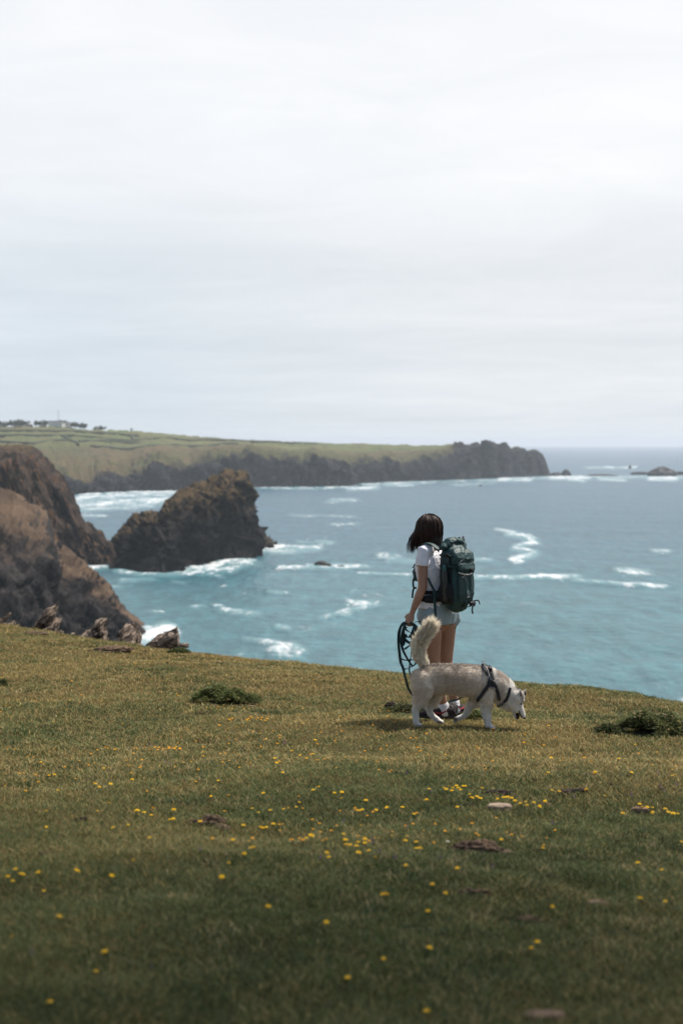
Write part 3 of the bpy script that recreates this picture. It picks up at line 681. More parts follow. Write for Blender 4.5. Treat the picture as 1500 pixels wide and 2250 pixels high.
# ================================================================== GRASS
def grass_patch(N, r0, r1, half, seed):
    g = np.random.default_rng(seed)
    rad = r0 * (r1 / r0) ** (g.random(N) ** 1.0)
    thg = (g.random(N) * 2 - 1) * half
    x, y = rad * np.sin(thg), rad * np.cos(thg)
    z = G(x, y)
    clump = fbm(xyz(x * 1.3, y * 1.3), 3, 61); fineN = fbm(xyz(x * 7, y * 7), 2, 63); bigN = fbm(xyz(x * 0.35, y * 0.35), 3, 65)
    k = (rad / 4.0) ** 0.85
    hgt = (0.010 + 0.020 * g.random(N) ** 1.8) * (0.6 + 0.9 * clump) * (0.85 + 0.15 * k)
    wid = 0.0019 * k * (0.7 + 0.6 * g.random(N))
    az = g.random(N) * 2 * math.pi
    wd = np.stack([np.cos(az), np.sin(az), np.zeros(N)], 1)
    ln = (0.3 + 1.5 * g.random(N)) * hgt; la = g.random(N) * 2 * math.pi
    lean = np.stack([np.cos(la) * ln, np.sin(la) * ln, np.zeros(N)], 1)
    root = np.stack([x, y, z - 0.004], 1)
    mid_ = root + lean * 0.35 + np.array([0, 0, 1.0]) * (hgt * 0.6)[:, None]
    tip = root + lean * 1.1 + np.array([0, 0, 1.0]) * hgt[:, None]
    V, fs = ribbons(root, mid_, tip, wid, wd)
    dry_and_shade = 1.5 * (bigN - 0.5) * 2 + 1.1 * (clump - 0.5) * 2 + 0.5 * (fineN - .5) * 2 + (np.clip(rad, 4, 26) - 10.5) * 0.035 - 0.12 * np.clip(7.5 - rad, 0, 3.5)  # drier towards the edge; nearest blades greener and darker, painting in foreground shade
    pd = 1 / (1 + np.exp(-(dry_and_shade + (g.random(N) - 0.5) * 2.4) * 2.2))
    green = np.array([0.105, 0.140, 0.042]); green2 = np.array([0.19, 0.21, 0.080]); straw = np.array([0.52, 0.42, 0.165]); brown = np.array([0.26, 0.160, 0.058])
    t = g.random(N)[:, None]
    cg = green * (1 - t) + green2 * t; cb = straw * t + brown * (1 - t)
    isd = (g.random(N) < pd)[:, None]
    col = np.where(isd, cb, cg) * (0.7 + 0.6 * g.random(N))[:, None]
    return V, fs, np.repeat(col, 5, 0)
m_blade = attr_mat('grass_blade', 0.65, 0.25, translucent=0.25)
Vs, Fs, Cs, off_ = [], [[], []], [], 0
for args in ((900000, 3.3, 42, R(15.5), 1), (150000, 2.6, 32, R(44), 2)):
    V, fs, cc = grass_patch(*args)
    for i in (0, 1): Fs[i].append(fs[i] + off_)
    off_ += len(V); Vs.append(V); Cs.append(cc)
# taller tufts
def tufts(NT_, per, r0, r1, half, seed):
    g = np.random.default_rng(seed)
    rad = r0 * (r1 / r0) ** g.random(NT_ * 6); thg = (g.random(NT_ * 6) * 2 - 1) * half; x, y = rad * np.sin(thg), rad * np.cos(thg)
    kp = (fbm(xyz(x * 0.8, y * 0.8), 3, 91) + 0.3 * g.random(len(x))) > 0.66; x, y = x[kp][:NT_], y[kp][:NT_]; NN = len(x)
    size = 0.03 + 0.07 * g.random(NN) ** 2
    X = np.repeat(x, per) + g.normal(size=NN * per) * np.repeat(size, per); Yv = np.repeat(y, per) + g.normal(size=NN * per) * np.repeat(size, per)
    M = NN * per; rd = np.hypot(X, Yv); k = (rd / 4.0) ** 0.8; z = G(X, Yv)
    hgt = np.repeat(0.013 + 0.022 * g.random(NN), per) * (0.5 + 0.8 * g.random(M)); az = g.random(M) * 6.283; la = g.random(M) * 6.283; ln = hgt * (0.3 + 0.9 * g.random(M))
    wd = np.stack([np.cos(az), np.sin(az), az * 0], 1); lean = np.stack([np.cos(la) * ln, np.sin(la) * ln, la * 0], 1); root = np.stack([X, Yv, z - .004], 1); up = np.array([0, 0, 1.0])
    V, fs = ribbons(root, root + lean * .35 + up * (hgt * .6)[:, None], root + lean + up * hgt[:, None], 0.0024 * k * (.7 + .6 * g.random(M)), wd)
    pal = np.array([[0.055, 0.085, 0.026], [0.12, 0.16, 0.05], [0.09, 0.07, 0.03], [0.50, 0.40, 0.20], [0.07, 0.10, 0.05]])
    ci = g.choice(5, NN, p=[.34, .22, .14, .10, .20]); col = pal[np.repeat(ci, per)] * (0.6 + .8 * g.random(M))[:, None]
    return V, fs, np.repeat(col, 5, 0)
V, fs, cc = tufts(9000, 30, 3.3, 34, R(15.5), 8)
for i in (0, 1): Fs[i].append(fs[i] + off_)
off_ += len(V); Vs.append(V); Cs.append(cc)
grass = mesh_np('grass', np.concatenate(Vs), [np.concatenate(f) for f in Fs], m_blade, attrs={'col': np.concatenate(Cs)}, smooth=False)
tag(grass, 'short mixed green and straw coloured turf grass', None, kind='stuff')

# ================================================================== FLOWERS
m_petal = attr_mat('petal', 0.6, 0.2, translucent=0.3)
def flower_mesh(kind, seed):
    """a composite flower head of strap petals on a short stem with a couple of basal leaves; origin at the ground"""
    g = np.random.default_rng(seed); V, Fq, Ft, col = [], [], [], []
    def add(v, q, c):
        b0 = sum(len(a) for a in V); V.append(np.array(v, float)); col.append(np.tile(c, (len(v), 1)))
        for f in q: (Fq if len(f) == 4 else Ft).append([i + b0 for i in f])
    h = {'yellow': 0.036, 'low': 0.026, 'purple': 0.045, 'white': 0.035}[kind]
    r = {'yellow': 0.0130, 'low': 0.0115, 'purple': 0.0075, 'white': 0.009}[kind]
    lean = (g.random(2) - 0.5) * 0.02
    top = np.array([lean[0], lean[1], h])
    for a in range(3):
        a0, a1 = a * 2.094, (a + 1) * 2.094
        q = lambda an, z, c: [c[0] + 0.0012 * math.cos(an), c[1] + 0.0012 * math.sin(an), z]
        add([q(a0, 0, (0, 0)), q(a1, 0, (0, 0)), q(a1, h, top), q(a0, h, top)], [(0, 1, 2, 3)], (0.12, 0.14, 0.05))
    pc = {'yellow': (1.0, 0.68, 0.012), 'low': (0.92, 0.48, 0.015), 'purple': (0.16, 0.045, 0.22), 'white': (0.75, 0.74, 0.62)}[kind]
    cc = {'yellow': (0.80, 0.38, 0.01), 'low': (0.70, 0.22, 0.01), 'purple': (0.09, 0.02, 0.12), 'white': (0.7, 0.5, 0.05)}[kind]
    tilt = (g.random(2) - 0.5) * 0.5
    layers = 3 if kind == 'purple' else 2
    for L in range(layers):
        n_ = {'yellow': 12, 'low': 7, 'purple': 7, 'white': 9}[kind]; rl = r * (1 - 0.28 * L); zl = 0.0025 * L + (0.007 * L if kind == 'purple' else 0)
        for i in range(n_):
            a = 2 * math.pi * (i + 0.5 * L) / n_ + g.random() * 0.2; wdt = rl * 0.30
            d_ = np.array([math.cos(a), math.sin(a), 0.0]); s_ = np.array([-d_[1], d_[0], 0.0])
            def T(v): v = np.array(v); v[2] += v[0] * tilt[0] + v[1] * tilt[1]; return top + v
            up = 0.16 + 0.25 * L
            add([T(d_ * rl * 0.1 + s_ * wdt * .5 + [0, 0, zl]), T(d_ * rl * 0.1 - s_ * wdt * .5 + [0, 0, zl]), T(d_ * rl * 0.7 - s_ * wdt + [0, 0, zl + rl * up]), T(d_ * rl + [0, 0, zl + rl * up * 0.9]), T(d_ * rl * 0.7 + s_ * wdt + [0, 0, zl + rl * up])],
                [(0, 1, 2, 4), (4, 2, 3)], np.array(pc) * (0.85 + 0.3 * g.random()))
    for i in range(6):
        a0, a1 = i * 1.047, (i + 1) * 1.047; rc = r * 0.3
        add([top + [rc * math.cos(a0), rc * math.sin(a0), 0.004], top + [rc * math.cos(a1), rc * math.sin(a1), 0.004], top + [0, 0, 0.0065]], [(0, 1, 2)], cc)
    for i in range(4):
        a = g.random() * 6.28; L = 0.025 + 0.01 * g.random(); d_ = np.array([math.cos(a), math.sin(a), 0]); s_ = np.array([-d_[1], d_[0], 0]) * 0.004
        add([(0, 0, 0.001), d_ * L * .6 + s_ + [0, 0, .010], d_ * L + [0, 0, .006], d_ * L * .6 - s_ + [0, 0, .010]], [(0, 1, 2, 3)], (0.07, 0.11, 0.035))
    o = mesh_np('flower_source', np.concatenate(V), [np.array(Fq), np.array(Ft)], m_petal, attrs={'col': np.concatenate(col)}, smooth=False, link=False)
    return o.data
FM = {k: [flower_mesh(k, 90 + i) for i in range(3)] for k in ('yellow', 'low', 'purple', 'white')}
placed = []
def flower(kind, px, py, name, label, cat, group, s=1.0):
    g_ = ground_hit(px, py + 3)
    placed.append((g_[0], g_[1]))
    o = bpy.data.objects.new(name, random.choice(FM[kind])); C.objects.link(o)
    o.location = g_ - np.array([0, 0, 0.003]); o.rotation_euler = (random.uniform(-.15, .15), random.uniform(-.15, .15), random.uniform(0, 6.28)); o.scale = (s,) * 3
    return tag(o, label, cat, group)
CL = [  # one entry per patch of flowers: kind, label, group, size, points in the picture
 ('yellow', 'small yellow flower in the patch just left of and above the pale flat stone', 'yellow flowers beside the pale flat stone', 1.15,
  [(975, 1740), (985, 1736), (996, 1741), (1003, 1737), (1008, 1742), (1016, 1736), (1021, 1738), (991, 1748), (982, 1745), (940, 1743), (1013, 1747), (1032, 1762), (1038, 1764), (1045, 1763), (1054, 1764), (1058, 1763), (1029, 1756), (1005, 1783), (1060, 1740)]),
 ('yellow', 'small yellow flower in the row just right of the pale flat stone', 'yellow flowers right of the pale flat stone', 1.1,
  [(1096, 1763), (1104, 1762), (1117, 1762), (1124, 1761), (1131, 1767), (1136, 1770), (1140, 1776), (1155, 1770), (1160, 1780), (1172, 1771), (1186, 1779), (1187, 1785), (1198, 1768)]),
 ('yellow', 'yellow flower in the group right of the flat clod near the right edge', 'yellow flowers near the right edge', 1.15,
  [(1411, 1783), (1420, 1784), (1428, 1783), (1430, 1793), (1429, 1797), (1460, 1790), (1464, 1794), (1470, 1795), (1479, 1799), (1489, 1798), (1403, 1779), (1368, 1796)]),
 ('yellow', 'yellow flower beside the long dark clod', 'yellow flowers beside the long dark clod', 1.1, [(1213, 1745), (1228, 1750), (1286, 1746), (1327, 1758), (1288, 1748)]),
 ('yellow', 'yellow flower below the long dark clod in open turf', 'yellow flowers in the right middle turf', 1.0, [(1367, 1796), (1100, 1855), (1190, 1873), (1202, 1708), (1309, 1706), (1212, 1672), (1356, 1675), (1385, 1706), (1483, 1713), (1475, 1712), (1390, 1642)]),
 ('yellow', 'yellow flower of the bright cluster in the middle foreground', 'bright yellow cluster in the middle foreground', 1.35,
  [(755, 1843), (760, 1860), (764, 1868), (790, 1861), (797, 1859), (804, 1862), (780, 1872), (773, 1870), (812, 1884), (820, 1896), (786, 1888)]),
 ('yellow', 'yellow flower of the broad double bloom left of the bright middle cluster', 'double yellow bloom in the foreground', 1.7, [(672, 1851), (681, 1851)]),
 ('yellow', 'large single yellow flower in the dark lower middle turf', 'lone large yellow flowers lower middle', 1.8, [(841, 1980), (846, 1982), (945, 2015)]),
 ('yellow', 'yellow flower in the turf below the rough brown clod', 'yellow flowers below the rough brown clod', 1.35, [(892, 1916), (1007, 1921), (977, 1974), (952, 1958), (725, 1896), (716, 1886), (893, 1860), (911, 1862), (915, 1873), (920, 1880), (906, 1801), (938, 1770)]),
 ('yellow', 'biggest yellow flower at the right edge of the lower turf', 'big yellow flowers lower right', 1.9, [(1455, 1925), (1409, 1992)]),
 ('yellow', 'yellow flower in the shaded lower right turf', 'yellow flowers in the shaded lower right', 1.4, [(1211, 2004), (1168, 2098), (1404, 1910), (1494, 1862), (1465, 1990), (937, 2096), (848, 2118), (764, 2172), (1180, 2086), (936, 2240)]),
 ('yellow', 'yellow flower in the group at the lower left edge', 'yellow flowers at the lower left edge', 1.4, [(20, 1942), (29, 1947), (42, 1935), (50, 1936), (38, 1923), (91, 1930), (95, 1969), (163, 1922), (166, 1928), (244, 1941)]),
 ('yellow', 'yellow flower alone in the dark lower left turf', 'yellow flowers in the dark lower left', 1.5, [(129, 2029), (26, 2071), (237, 2110), (588, 2006), (722, 2042), (295, 1905), (490, 1940), (497, 1911), (212, 2150), (112, 2222)]),
 ('yellow', 'yellow flower near the broken brown clod on the left', 'yellow flowers round the broken brown clod', 1.15, [(443, 1820), (529, 1825), (573, 1830), (580, 1829), (586, 1826), (603, 1821), (513, 1857), (549, 1877), (561, 1874), (539, 1888), (254, 1832), (280, 1824), (328, 1850), (381, 1809), (299, 1791), (303, 1793), (316, 1797), (331, 1799), (335, 1790), (385, 1792), (378, 1809)]),
 ('yellow', 'yellow flower in the left middle turf', 'yellow flowers in the left middle turf', 1.05, [(240, 1777), (210, 1791), (99, 1791), (104, 1825), (205, 1728), (211, 1730), (216, 1738), (109, 1710), (120, 1711), (285, 1709), (289, 1724), (126, 1745), (88, 1682), (431, 1727), (481, 1722), (466, 1758), (229, 1695), (247, 1735)]),
 ('yellow', 'yellow flower in the centre turf above the broad double bloom', 'yellow flowers in the centre turf', 1.1, [(583, 1755), (625, 1786), (632, 1785), (652, 1781), (655, 1772), (594, 1788), (566, 1794), (554, 1787), (700, 1740), (693, 1746), (748, 1763), (732, 1752), (790, 1822), (786, 1790), (798, 1791), (848, 1782), (851, 1784), (880, 1783), (828, 1790), (753, 1751), (805, 1770), (602, 1674), (610, 1684), (644, 1660), (663, 1667), (620, 1707), (672, 1673), (687, 1662), (690, 1633)]),
 ('low', 'orange yellow flower in the long low bank on the left', 'flower bank across the left turf', 1.1, [(x_, 1647 + (i * 7) % 5) for i, x_ in enumerate((232, 240, 252, 296, 303, 316, 328, 330, 344, 349, 352, 357, 360, 366, 370, 374, 378, 380, 383, 386, 390, 393, 396))]),
 ('low', 'orange yellow flower in the patch below the green mound', 'flower patch below the green mound', 1.15, [(503, 1584), (507, 1586), (511, 1583), (540, 1587), (547, 1583), (551, 1580), (556, 1582), (562, 1584), (567, 1580), (571, 1584), (575, 1582), (579, 1586), (583, 1588), (586, 1583), (590, 1579), (520, 1600), (486, 1597), (584, 1627), (610, 1640)]),
 ('low', 'tiny yellow flower near the woman\'s feet', 'tiny flowers left of the walker', 1.0, [(850, 1551), (886, 1550), (893, 1558), (861, 1590), (849, 1598), (870, 1590), (856, 1566), (907, 1554), (912, 1625), (938, 1616), (940, 1640), (973, 1628), (927, 1655)]),
 ('low', 'tiny yellow flower below the dog', 'tiny flowers below the dog', 1.0, [(1034, 1579), (1028, 1578), (1085, 1606), (1146, 1614), (1152, 1620), (1202, 1600), (1170, 1628), (1153, 1636), (1220, 1626), (1238, 1672), (1256, 1672), (1284, 1672), (1300, 1678), (1194, 1643), (1126, 1590), (1170, 1668), (1003, 1690)]),
 ('low', 'tiny yellow flower near the cliff edge on the left', 'tiny flowers near the left turf edge', 0.95, [(4, 1492), (8, 1490), (160, 1499), (290, 1470), (315, 1475), (330, 1477), (297, 1460), (180, 1530), (220, 1543), (386, 1528), (390, 1531), (454, 1556), (462, 1558), (480, 1556), (512, 1560), (458, 1503), (522, 1468), (498, 1486), (553, 1480), (270, 1594)]),
 ('purple', 'dark purple flower spike in the right turf', 'purple spikes on the right', 1.1, [(1144, 1636), (1182, 1640), (947, 1751), (1264, 1761), (1443, 1711), (1483, 1738), (1458, 1752), (1391, 1760), (1218, 1822), (1370, 1761), (1450, 1745), (1498, 1716), (1087, 1920)]),
 ('purple', 'dark purple flower spike beside the bright yellow middle cluster', 'purple spikes in the middle', 1.2, [(755, 1822), (814, 1858), (893, 1832), (834, 1888), (870, 1898), (818, 1868), (1062, 1872), (962, 1901), (705, 1900), (1124, 1725), (895, 1710)]),
 ('purple', 'dark purple flower spike in the left turf', 'purple spikes on the left', 1.2, [(240, 1470), (330, 1650), (368, 1689), (374, 1690), (628, 1645), (534, 1657), (390, 1784), (437, 1888), (470, 1592), (330, 2138), (70, 2115)]),
 ('white', 'small cream flower left of the rough brown clod', 'cream flower left of the rough clod', 1.8, [(988, 1864)]),
]
for kind, label, grp, s_, pts in CL:
    kind_name = {'yellow': 'yellow_flower', 'low': 'yellow_flower', 'purple': 'purple_flower', 'white': 'cream_flower'}[kind]
    for (a, b_) in pts:
        flower(kind, a, b_, kind_name, label, 'flower', grp if len(pts) > 1 else None, (1 + (s_ - 1) * 0.35) * (0.62 + 0.38 * min(1, max(0, (2050 - b_) / 450))) * random.uniform(0.8, 1.15))
# the sprinkle of blooms too small and many to tell apart
def sprinkle(kind, cnt, seed, name, label, r0=6.5, r1=30):
    g = np.random.default_rng(seed); src = FM[kind][0]
    V0 = np.empty(len(src.vertices) * 3, np.float32); src.vertices.foreach_get('co', V0); V0 = V0.reshape(-1, 3)
    C0 = np.empty(len(src.vertices) * 4, np.float32); src.attributes['col'].data.foreach_get('color', C0); C0 = C0.reshape(-1, 4)
    qs, ts = [], []
    for p_ in src.polygons: (qs if len(p_.vertices) == 4 else ts).append(list(p_.vertices))
    rad = r0 * (r1 / r0) ** g.random(cnt * 8); thg = (g.random(cnt * 8) * 2 - 1) * R(15)
    x, y = rad * np.sin(thg), rad * np.cos(thg)
    keep = fbm(xyz(x * 0.6, y * 0.6), 3, 71) + 0.25 * g.random(len(x)) > 0.72
    x, y = x[keep][:cnt], y[keep][:cnt]; z = G(x, y); N = len(x)
    s = 0.55 + 0.4 * g.random(N); a = g.random(N) * 6.28
    ca, sa = np.cos(a), np.sin(a)
    V = np.stack([(V0[None, :, 0] * ca[:, None] - V0[None, :, 1] * sa[:, None]) * s[:, None] + x[:, None], (V0[None, :, 0] * sa[:, None] + V0[None, :, 1] * ca[:, None]) * s[:, None] + y[:, None], V0[None, :, 2] * s[:, None] + z[:, None]], -1).reshape(-1, 3)
    of = (np.arange(N) * len(V0))[:, None, None]
    o = mesh_np(name, V, [(np.array(qs)[None] + of).reshape(-1, 4), (np.array(ts)[None] + of).reshape(-1, 3)], m_petal, attrs={'col': np.tile(C0, (N, 1))}, smooth=False)
    tag(o, label, None, kind='stuff')
sprinkle('low', 420, 5, 'tiny_flowers', 'tiny yellow and orange flowers scattered through the turf')

# ================================================================== CLODS AND STONES ON THE TURF
m_clod = simple('dry_earth', (0.13, 0.085, 0.055), 0.95, 0.55, 40, bump=0.01, bscale=120)
m_dark = simple('dark_earth', (0.045, 0.030, 0.024), 0.95, 0.5, 40, bump=0.01, bscale=120)
m_pale = simple('pale_stone', (0.36, 0.27, 0.19), 0.9, 0.25, 25, bump=0.006, bscale=80)
m_brown = simple('brown_stone', (0.20, 0.13, 0.085), 0.9, 0.35, 25, bump=0.008, bscale=80)
def lump(px, py, wpx, hpx, seed, mat, name, label, cat, rough=0.5, deep=0.7, slab=False, rz=0.0):
    g_ = ground_hit(px, py + 1); s = g_[1] / F
    wx, hz = wpx * s / 2, hpx * s
    v, f = MB().ball((0, 0, 0), (1, 1, 1), nu=64, nv=36).arrays()
    if slab: v = np.sign(v) * np.abs(v) ** 0.55
    q = 1 + rough * 2 * (fbm(v * 2.2 + seed * 3.1, 5, seed, ridged=not slab, gain=0.62) - 0.5)
    v = v * q[:, None]
    v = v * np.array([wx, wx * deep, hz * 0.6])
    o = mesh_np(name, v, f, mat); o.location = g_ + np.array([0, 0, hz * (0.18 if slab else 0.12)]); o.rotation_euler = (random.uniform(-.06, .06), random.uniform(-.08, .08), rz)
    return tag(o, label, cat)
lump(1097, 1779, 54, 17, 1, m_pale, 'flat_stone', 'pale tan flat stone lying in the turf among yellow flowers', 'stone', 0.16, 0.62, True)
lump(1055, 1875, 96, 30, 2, m_clod, 'earth_clod', 'largest rough brown clod, long and ragged, in the lower right turf', 'clod', 0.8, 0.5)
lump(1257, 1746, 62, 15, 3, m_dark, 'earth_clod', 'long blackish clod with a yellow flower at its right end', 'clod', 0.5, 0.4, True, 0.1)
lump(1293, 1706, 28, 9, 4, m_dark, 'earth_clod', 'small blackish clod just above the long dark one', 'clod', 0.6, 0.5)
lump(1088, 1745, 52, 10, 5, m_dark, 'earth_clod', 'low dark brown strip of earth just above the pale flat stone', 'clod', 0.8, 0.4)
lump(1028, 1771, 18, 6, 6, m_dark, 'earth_clod', 'tiny dark clod left of the pale flat stone', 'clod', 0.6, 0.5)
lump(1196, 1770, 26, 7, 7, m_clod, 'earth_clod', 'tiny brown clod right of the pale flat stone', 'clod', 0.7, 0.5)
lump(1405, 1784, 38, 14, 8, m_brown, 'flat_stone', 'brown flat stone with yellow flowers at its right side', 'stone', 0.2, 0.55, True)
lump(1342, 1728, 18, 8, 9, m_clod, 'earth_clod', 'tiny brown clod upper right of the long dark one', 'clod', 0.6, 0.5)
lump(1311, 1992, 50, 17, 10, m_brown, 'flat_stone', 'reddish brown flat stone in the shaded lower right', 'stone', 0.25, 0.6, True, -0.15)
lump(1043, 1969, 50, 15, 11, m_clod, 'earth_clod', 'thin brown clod below the largest rough one', 'clod', 0.9, 0.4, rz=-0.3)
lump(1160, 2026, 44, 15, 12, m_clod, 'earth_clod', 'dull brown clod in shade left of the reddish flat stone', 'clod', 0.8, 0.5)
lump(1196, 2243, 92, 26, 13, m_brown, 'flat_stone', 'brown flat stone at the very bottom edge', 'stone', 0.2, 0.5, True)
lump(462, 1812, 50, 22, 14, m_clod, 'earth_clod', 'broken brown clod in the left middle turf, the bigger piece', 'clod', 0.8, 0.6)
lump(430, 1809, 32, 8, 15, m_clod, 'earth_clod', 'thin brown clod just left of the broken one', 'clod', 0.9, 0.5)
lump(488, 1823, 30, 12, 16, m_brown, 'earth_clod', 'pinkish brown clod touching the lower right of the broken one', 'clod', 0.7, 0.6)
lump(180, 1803, 28, 10, 17, m_dark, 'earth_clod', 'dark clod in the left turf', 'clod', 0.6, 0.5)
lump(100, 1879, 26, 9, 18, m_clod, 'earth_clod', 'small pinkish clod near the lower left edge', 'clod', 0.7, 0.5)
lump(445, 1718, 22, 6, 19, m_brown, 'earth_clod', 'tiny pink brown clod above the broken one', 'clod', 0.7, 0.5)
lump(468, 1553, 22, 6, 20, m_brown, 'flat_stone', 'small brown stone at the left foot of the green mound', 'stone', 0.3, 0.5, True)
lump(553, 1553, 16, 5, 21, m_brown, 'flat_stone', 'small brown stone at the right foot of the green mound', 'stone', 0.3, 0.5, True)
lump(859, 1558, 24, 20, 22, m_dark, 'earth_clod', 'round black tuft of earth left of the woman\'s feet', 'clod', 0.5, 0.7)
lump(240, 1432, 78, 14, 23, m_clod, 'earth_bank', 'worn brown earth bank behind the turf on the left below the jagged rocks', 'earth bank', 0.7, 0.5)
lump(75, 1394, 44, 8, 24, m_clod, 'earth_bank', 'worn strip of brown earth at the far left turf edge', 'earth bank', 0.7, 0.5)

# ================================================================== LOW SHRUBS
m_leaf = attr_mat('shrub_leaf', 0.6, 0.3, translucent=0.38)
def mound(px, py, wpx, hpx, seed, name, label, cnt, cols, leaf=0.017, deep=0.6, cat='shrub'):
    g_ = ground_hit(px, py); s = g_[1] / F; wx, hz = wpx * s / 2, hpx * s
    g = np.random.default_rng(seed)
    a = g.random(cnt) * 2 * math.pi; rr_ = np.sqrt(g.random(cnt)); u_ = rr_ * np.cos(a); w_ = rr_ * np.sin(a)
    prof = np.clip(1 - rr_ ** 2, 0, 1) ** 0.8 * (0.15 + 1.6 * fbm(xyz(u_ * 3.4 + seed, w_ * 2.6), 4, seed))
    kp = (1.45 - rr_ ** 1.5) * 0.62 > fbm(xyz(u_ * 4 + seed, w_ * 4), 3, seed + 7) * (0.55 + 0.5 * rr_)
    u_, w_, rr_, prof = u_[kp], w_[kp], rr_[kp], prof[kp]; cnt = len(u_)
    zz_ = prof * hz * (0.35 + 0.65 * g.random(cnt) ** 0.35)
    x, y = g_[0] + u_ * wx, g_[1] + w_ * wx * deep
    p0 = np.stack([x, y, G(x, y) + zz_], 1)
    d_ = g.normal(size=(cnt, 3)); d_[:, 2] = np.abs(d_[:, 2]) * 0.8; d_ /= np.linalg.norm(d_, axis=1, keepdims=True)
    s_ = np.cross(d_, g.normal(size=(cnt, 3))); s_ /= np.linalg.norm(s_, axis=1, keepdims=True)
    L = leaf * (0.6 + 0.9 * g.random(cnt))
    V, fs = ribbons(p0, p0 + d_ * (L * 0.9)[:, None], p0 + d_ * (2 * L)[:, None] - np.array([0, 0, 0.3]) * L[:, None], L * 0.55, s_)
    t = (g.random(cnt) ** 1.3)[:, None]; cl = fbm(p0 * 9, 2, seed + 2)[:, None]
    col = (np.array(cols[0]) * (1 - t) + np.array(cols[1]) * t) * (0.55 + 0.9 * cl)
    dr = g.random(cnt) < 0.12; col[dr] = np.array(cols[2]) * (0.6 + 0.6 * g.random((dr.sum(), 1)))
    root = thing(name, label, cat, tuple(g_))
    o = mesh_np('foliage', V, fs, m_leaf, attrs={'col': np.repeat(col * 1.3, 5, 0)}, smooth=False); adopt(o, root)
    v, f = MB().ball((0, 0, 0), (1, 1, 1), nu=40, nv=20).arrays()
    v = v * (1 + 0.4 * (fbm(v * 2 + seed, 3, seed) - .5))[:, None] * np.array([wx * 0.5, wx * deep * 0.4, hz * 0.22]) + g_
    core_ = mesh_np('twigs', v, f, m_dark); adopt(core_, root)
    return root
mound(1440, 1612, 210, 42, 31, 'low_shrub', 'dark green prostrate shrub hugging the turf at the right edge', 24000, ((0.060, 0.080, 0.028), (0.20, 0.215, 0.085), (0.36, 0.28, 0.15)))
mound(1340, 1612, 70, 14, 35, 'low_shrub', 'thin trailing end of the dark shrub, to its left', 4500, ((0.040, 0.055, 0.020), (0.090, 0.105, 0.045), (0.20, 0.15, 0.08)))
mound(486, 1546, 150, 34, 32, 'grassy_mound', 'green leafy mound rising from the left middle turf', 17000, ((0.075, 0.105, 0.030), (0.20, 0.225, 0.085), (0.30, 0.22, 0.10)), 0.015, 0.7, 'mound')
mound(545, 1546, 90, 16, 33, 'grassy_mound', 'darker tail of the green mound, on its right', 7000, ((0.06, 0.082, 0.028), (0.16, 0.18, 0.07), (0.26, 0.19, 0.09)), 0.015, 0.7, 'mound')
mound(900, 1570, 130, 22, 34, 'weed_patch', 'straggly dark weeds round the woman\'s shoes', 6000, ((0.045, 0.060, 0.022), (0.11, 0.125, 0.050), (0.25, 0.19, 0.09)), 0.013, 0.5, 'weeds')
mound(1035, 1583, 90, 20, 36, 'weed_patch', 'brighter green tuft under the dog between its legs', 5000, ((0.075, 0.100, 0.030), (0.15, 0.175, 0.060), (0.25, 0.19, 0.09)), 0.012, 0.5, 'weeds')
mound(395, 1437, 60, 10, 37, 'grassy_mound', 'small green tuft on the turf edge below the leaning rock', 3500, ((0.055, 0.078, 0.024), (0.12, 0.14, 0.050), (0.24, 0.18, 0.085)), 0.02, 0.6, 'mound')
mound(6, 1508, 30, 14, 38, 'weed_patch', 'small dark weedy tuft at the left edge of the turf', 1400, ((0.065, 0.080, 0.030), (0.14, 0.15, 0.060), (0.25, 0.19, 0.09)), 0.013, 0.6, 'weeds')

# ================================================================== JAGGED ROCKS ON THE EDGE
m, n, b, _ = new_mat('jagged_rock'); m_jag = m
p = n.pos()
q = n.mapping(p, scale=(1.0, 1.0, 1.0), rot=(0, R(28), 0))
lay = n.noise(n.mapping(q, scale=(0.7, 0.7, 5.0)), 2.2, 6, 0.7, 0.4); a2 = n.noise(p, 5.0, 5, 0.7)
c = n.mix(n.sm(lay, 0.36, 0.62), (0.035, 0.026, 0.022), (0.46, 0.36, 0.28))  # near-black and pale layers, with shadow and highlight contrast put into the colour
c = n.mix(n.sm(a2, 0.55, 0.72), c, (0.50, 0.41, 0.33)); c = n.mix(n.sm(a2, 0.42, 0.30), c, (0.07, 0.05, 0.03))
n.put(b.inputs['Base Color'], c); b.inputs['Roughness'].default_value = 0.92; b.inputs['Specular IOR Level'].default_value = 0.15
crk = n.vor(n.mapping(q, scale=(1.0, 1.0, 2.2)), 3.2, 'DISTANCE_TO_EDGE')
c = n.mix(n.sm(crk, 0.0, 0.06), (0.018, 0.014, 0.012), c); n.put(b.inputs['Base Color'], c)
n.put(b.inputs['Normal'], n.bump(lay, 1.0, 0.22, n.bump(a2, 0.8, 0.06)))
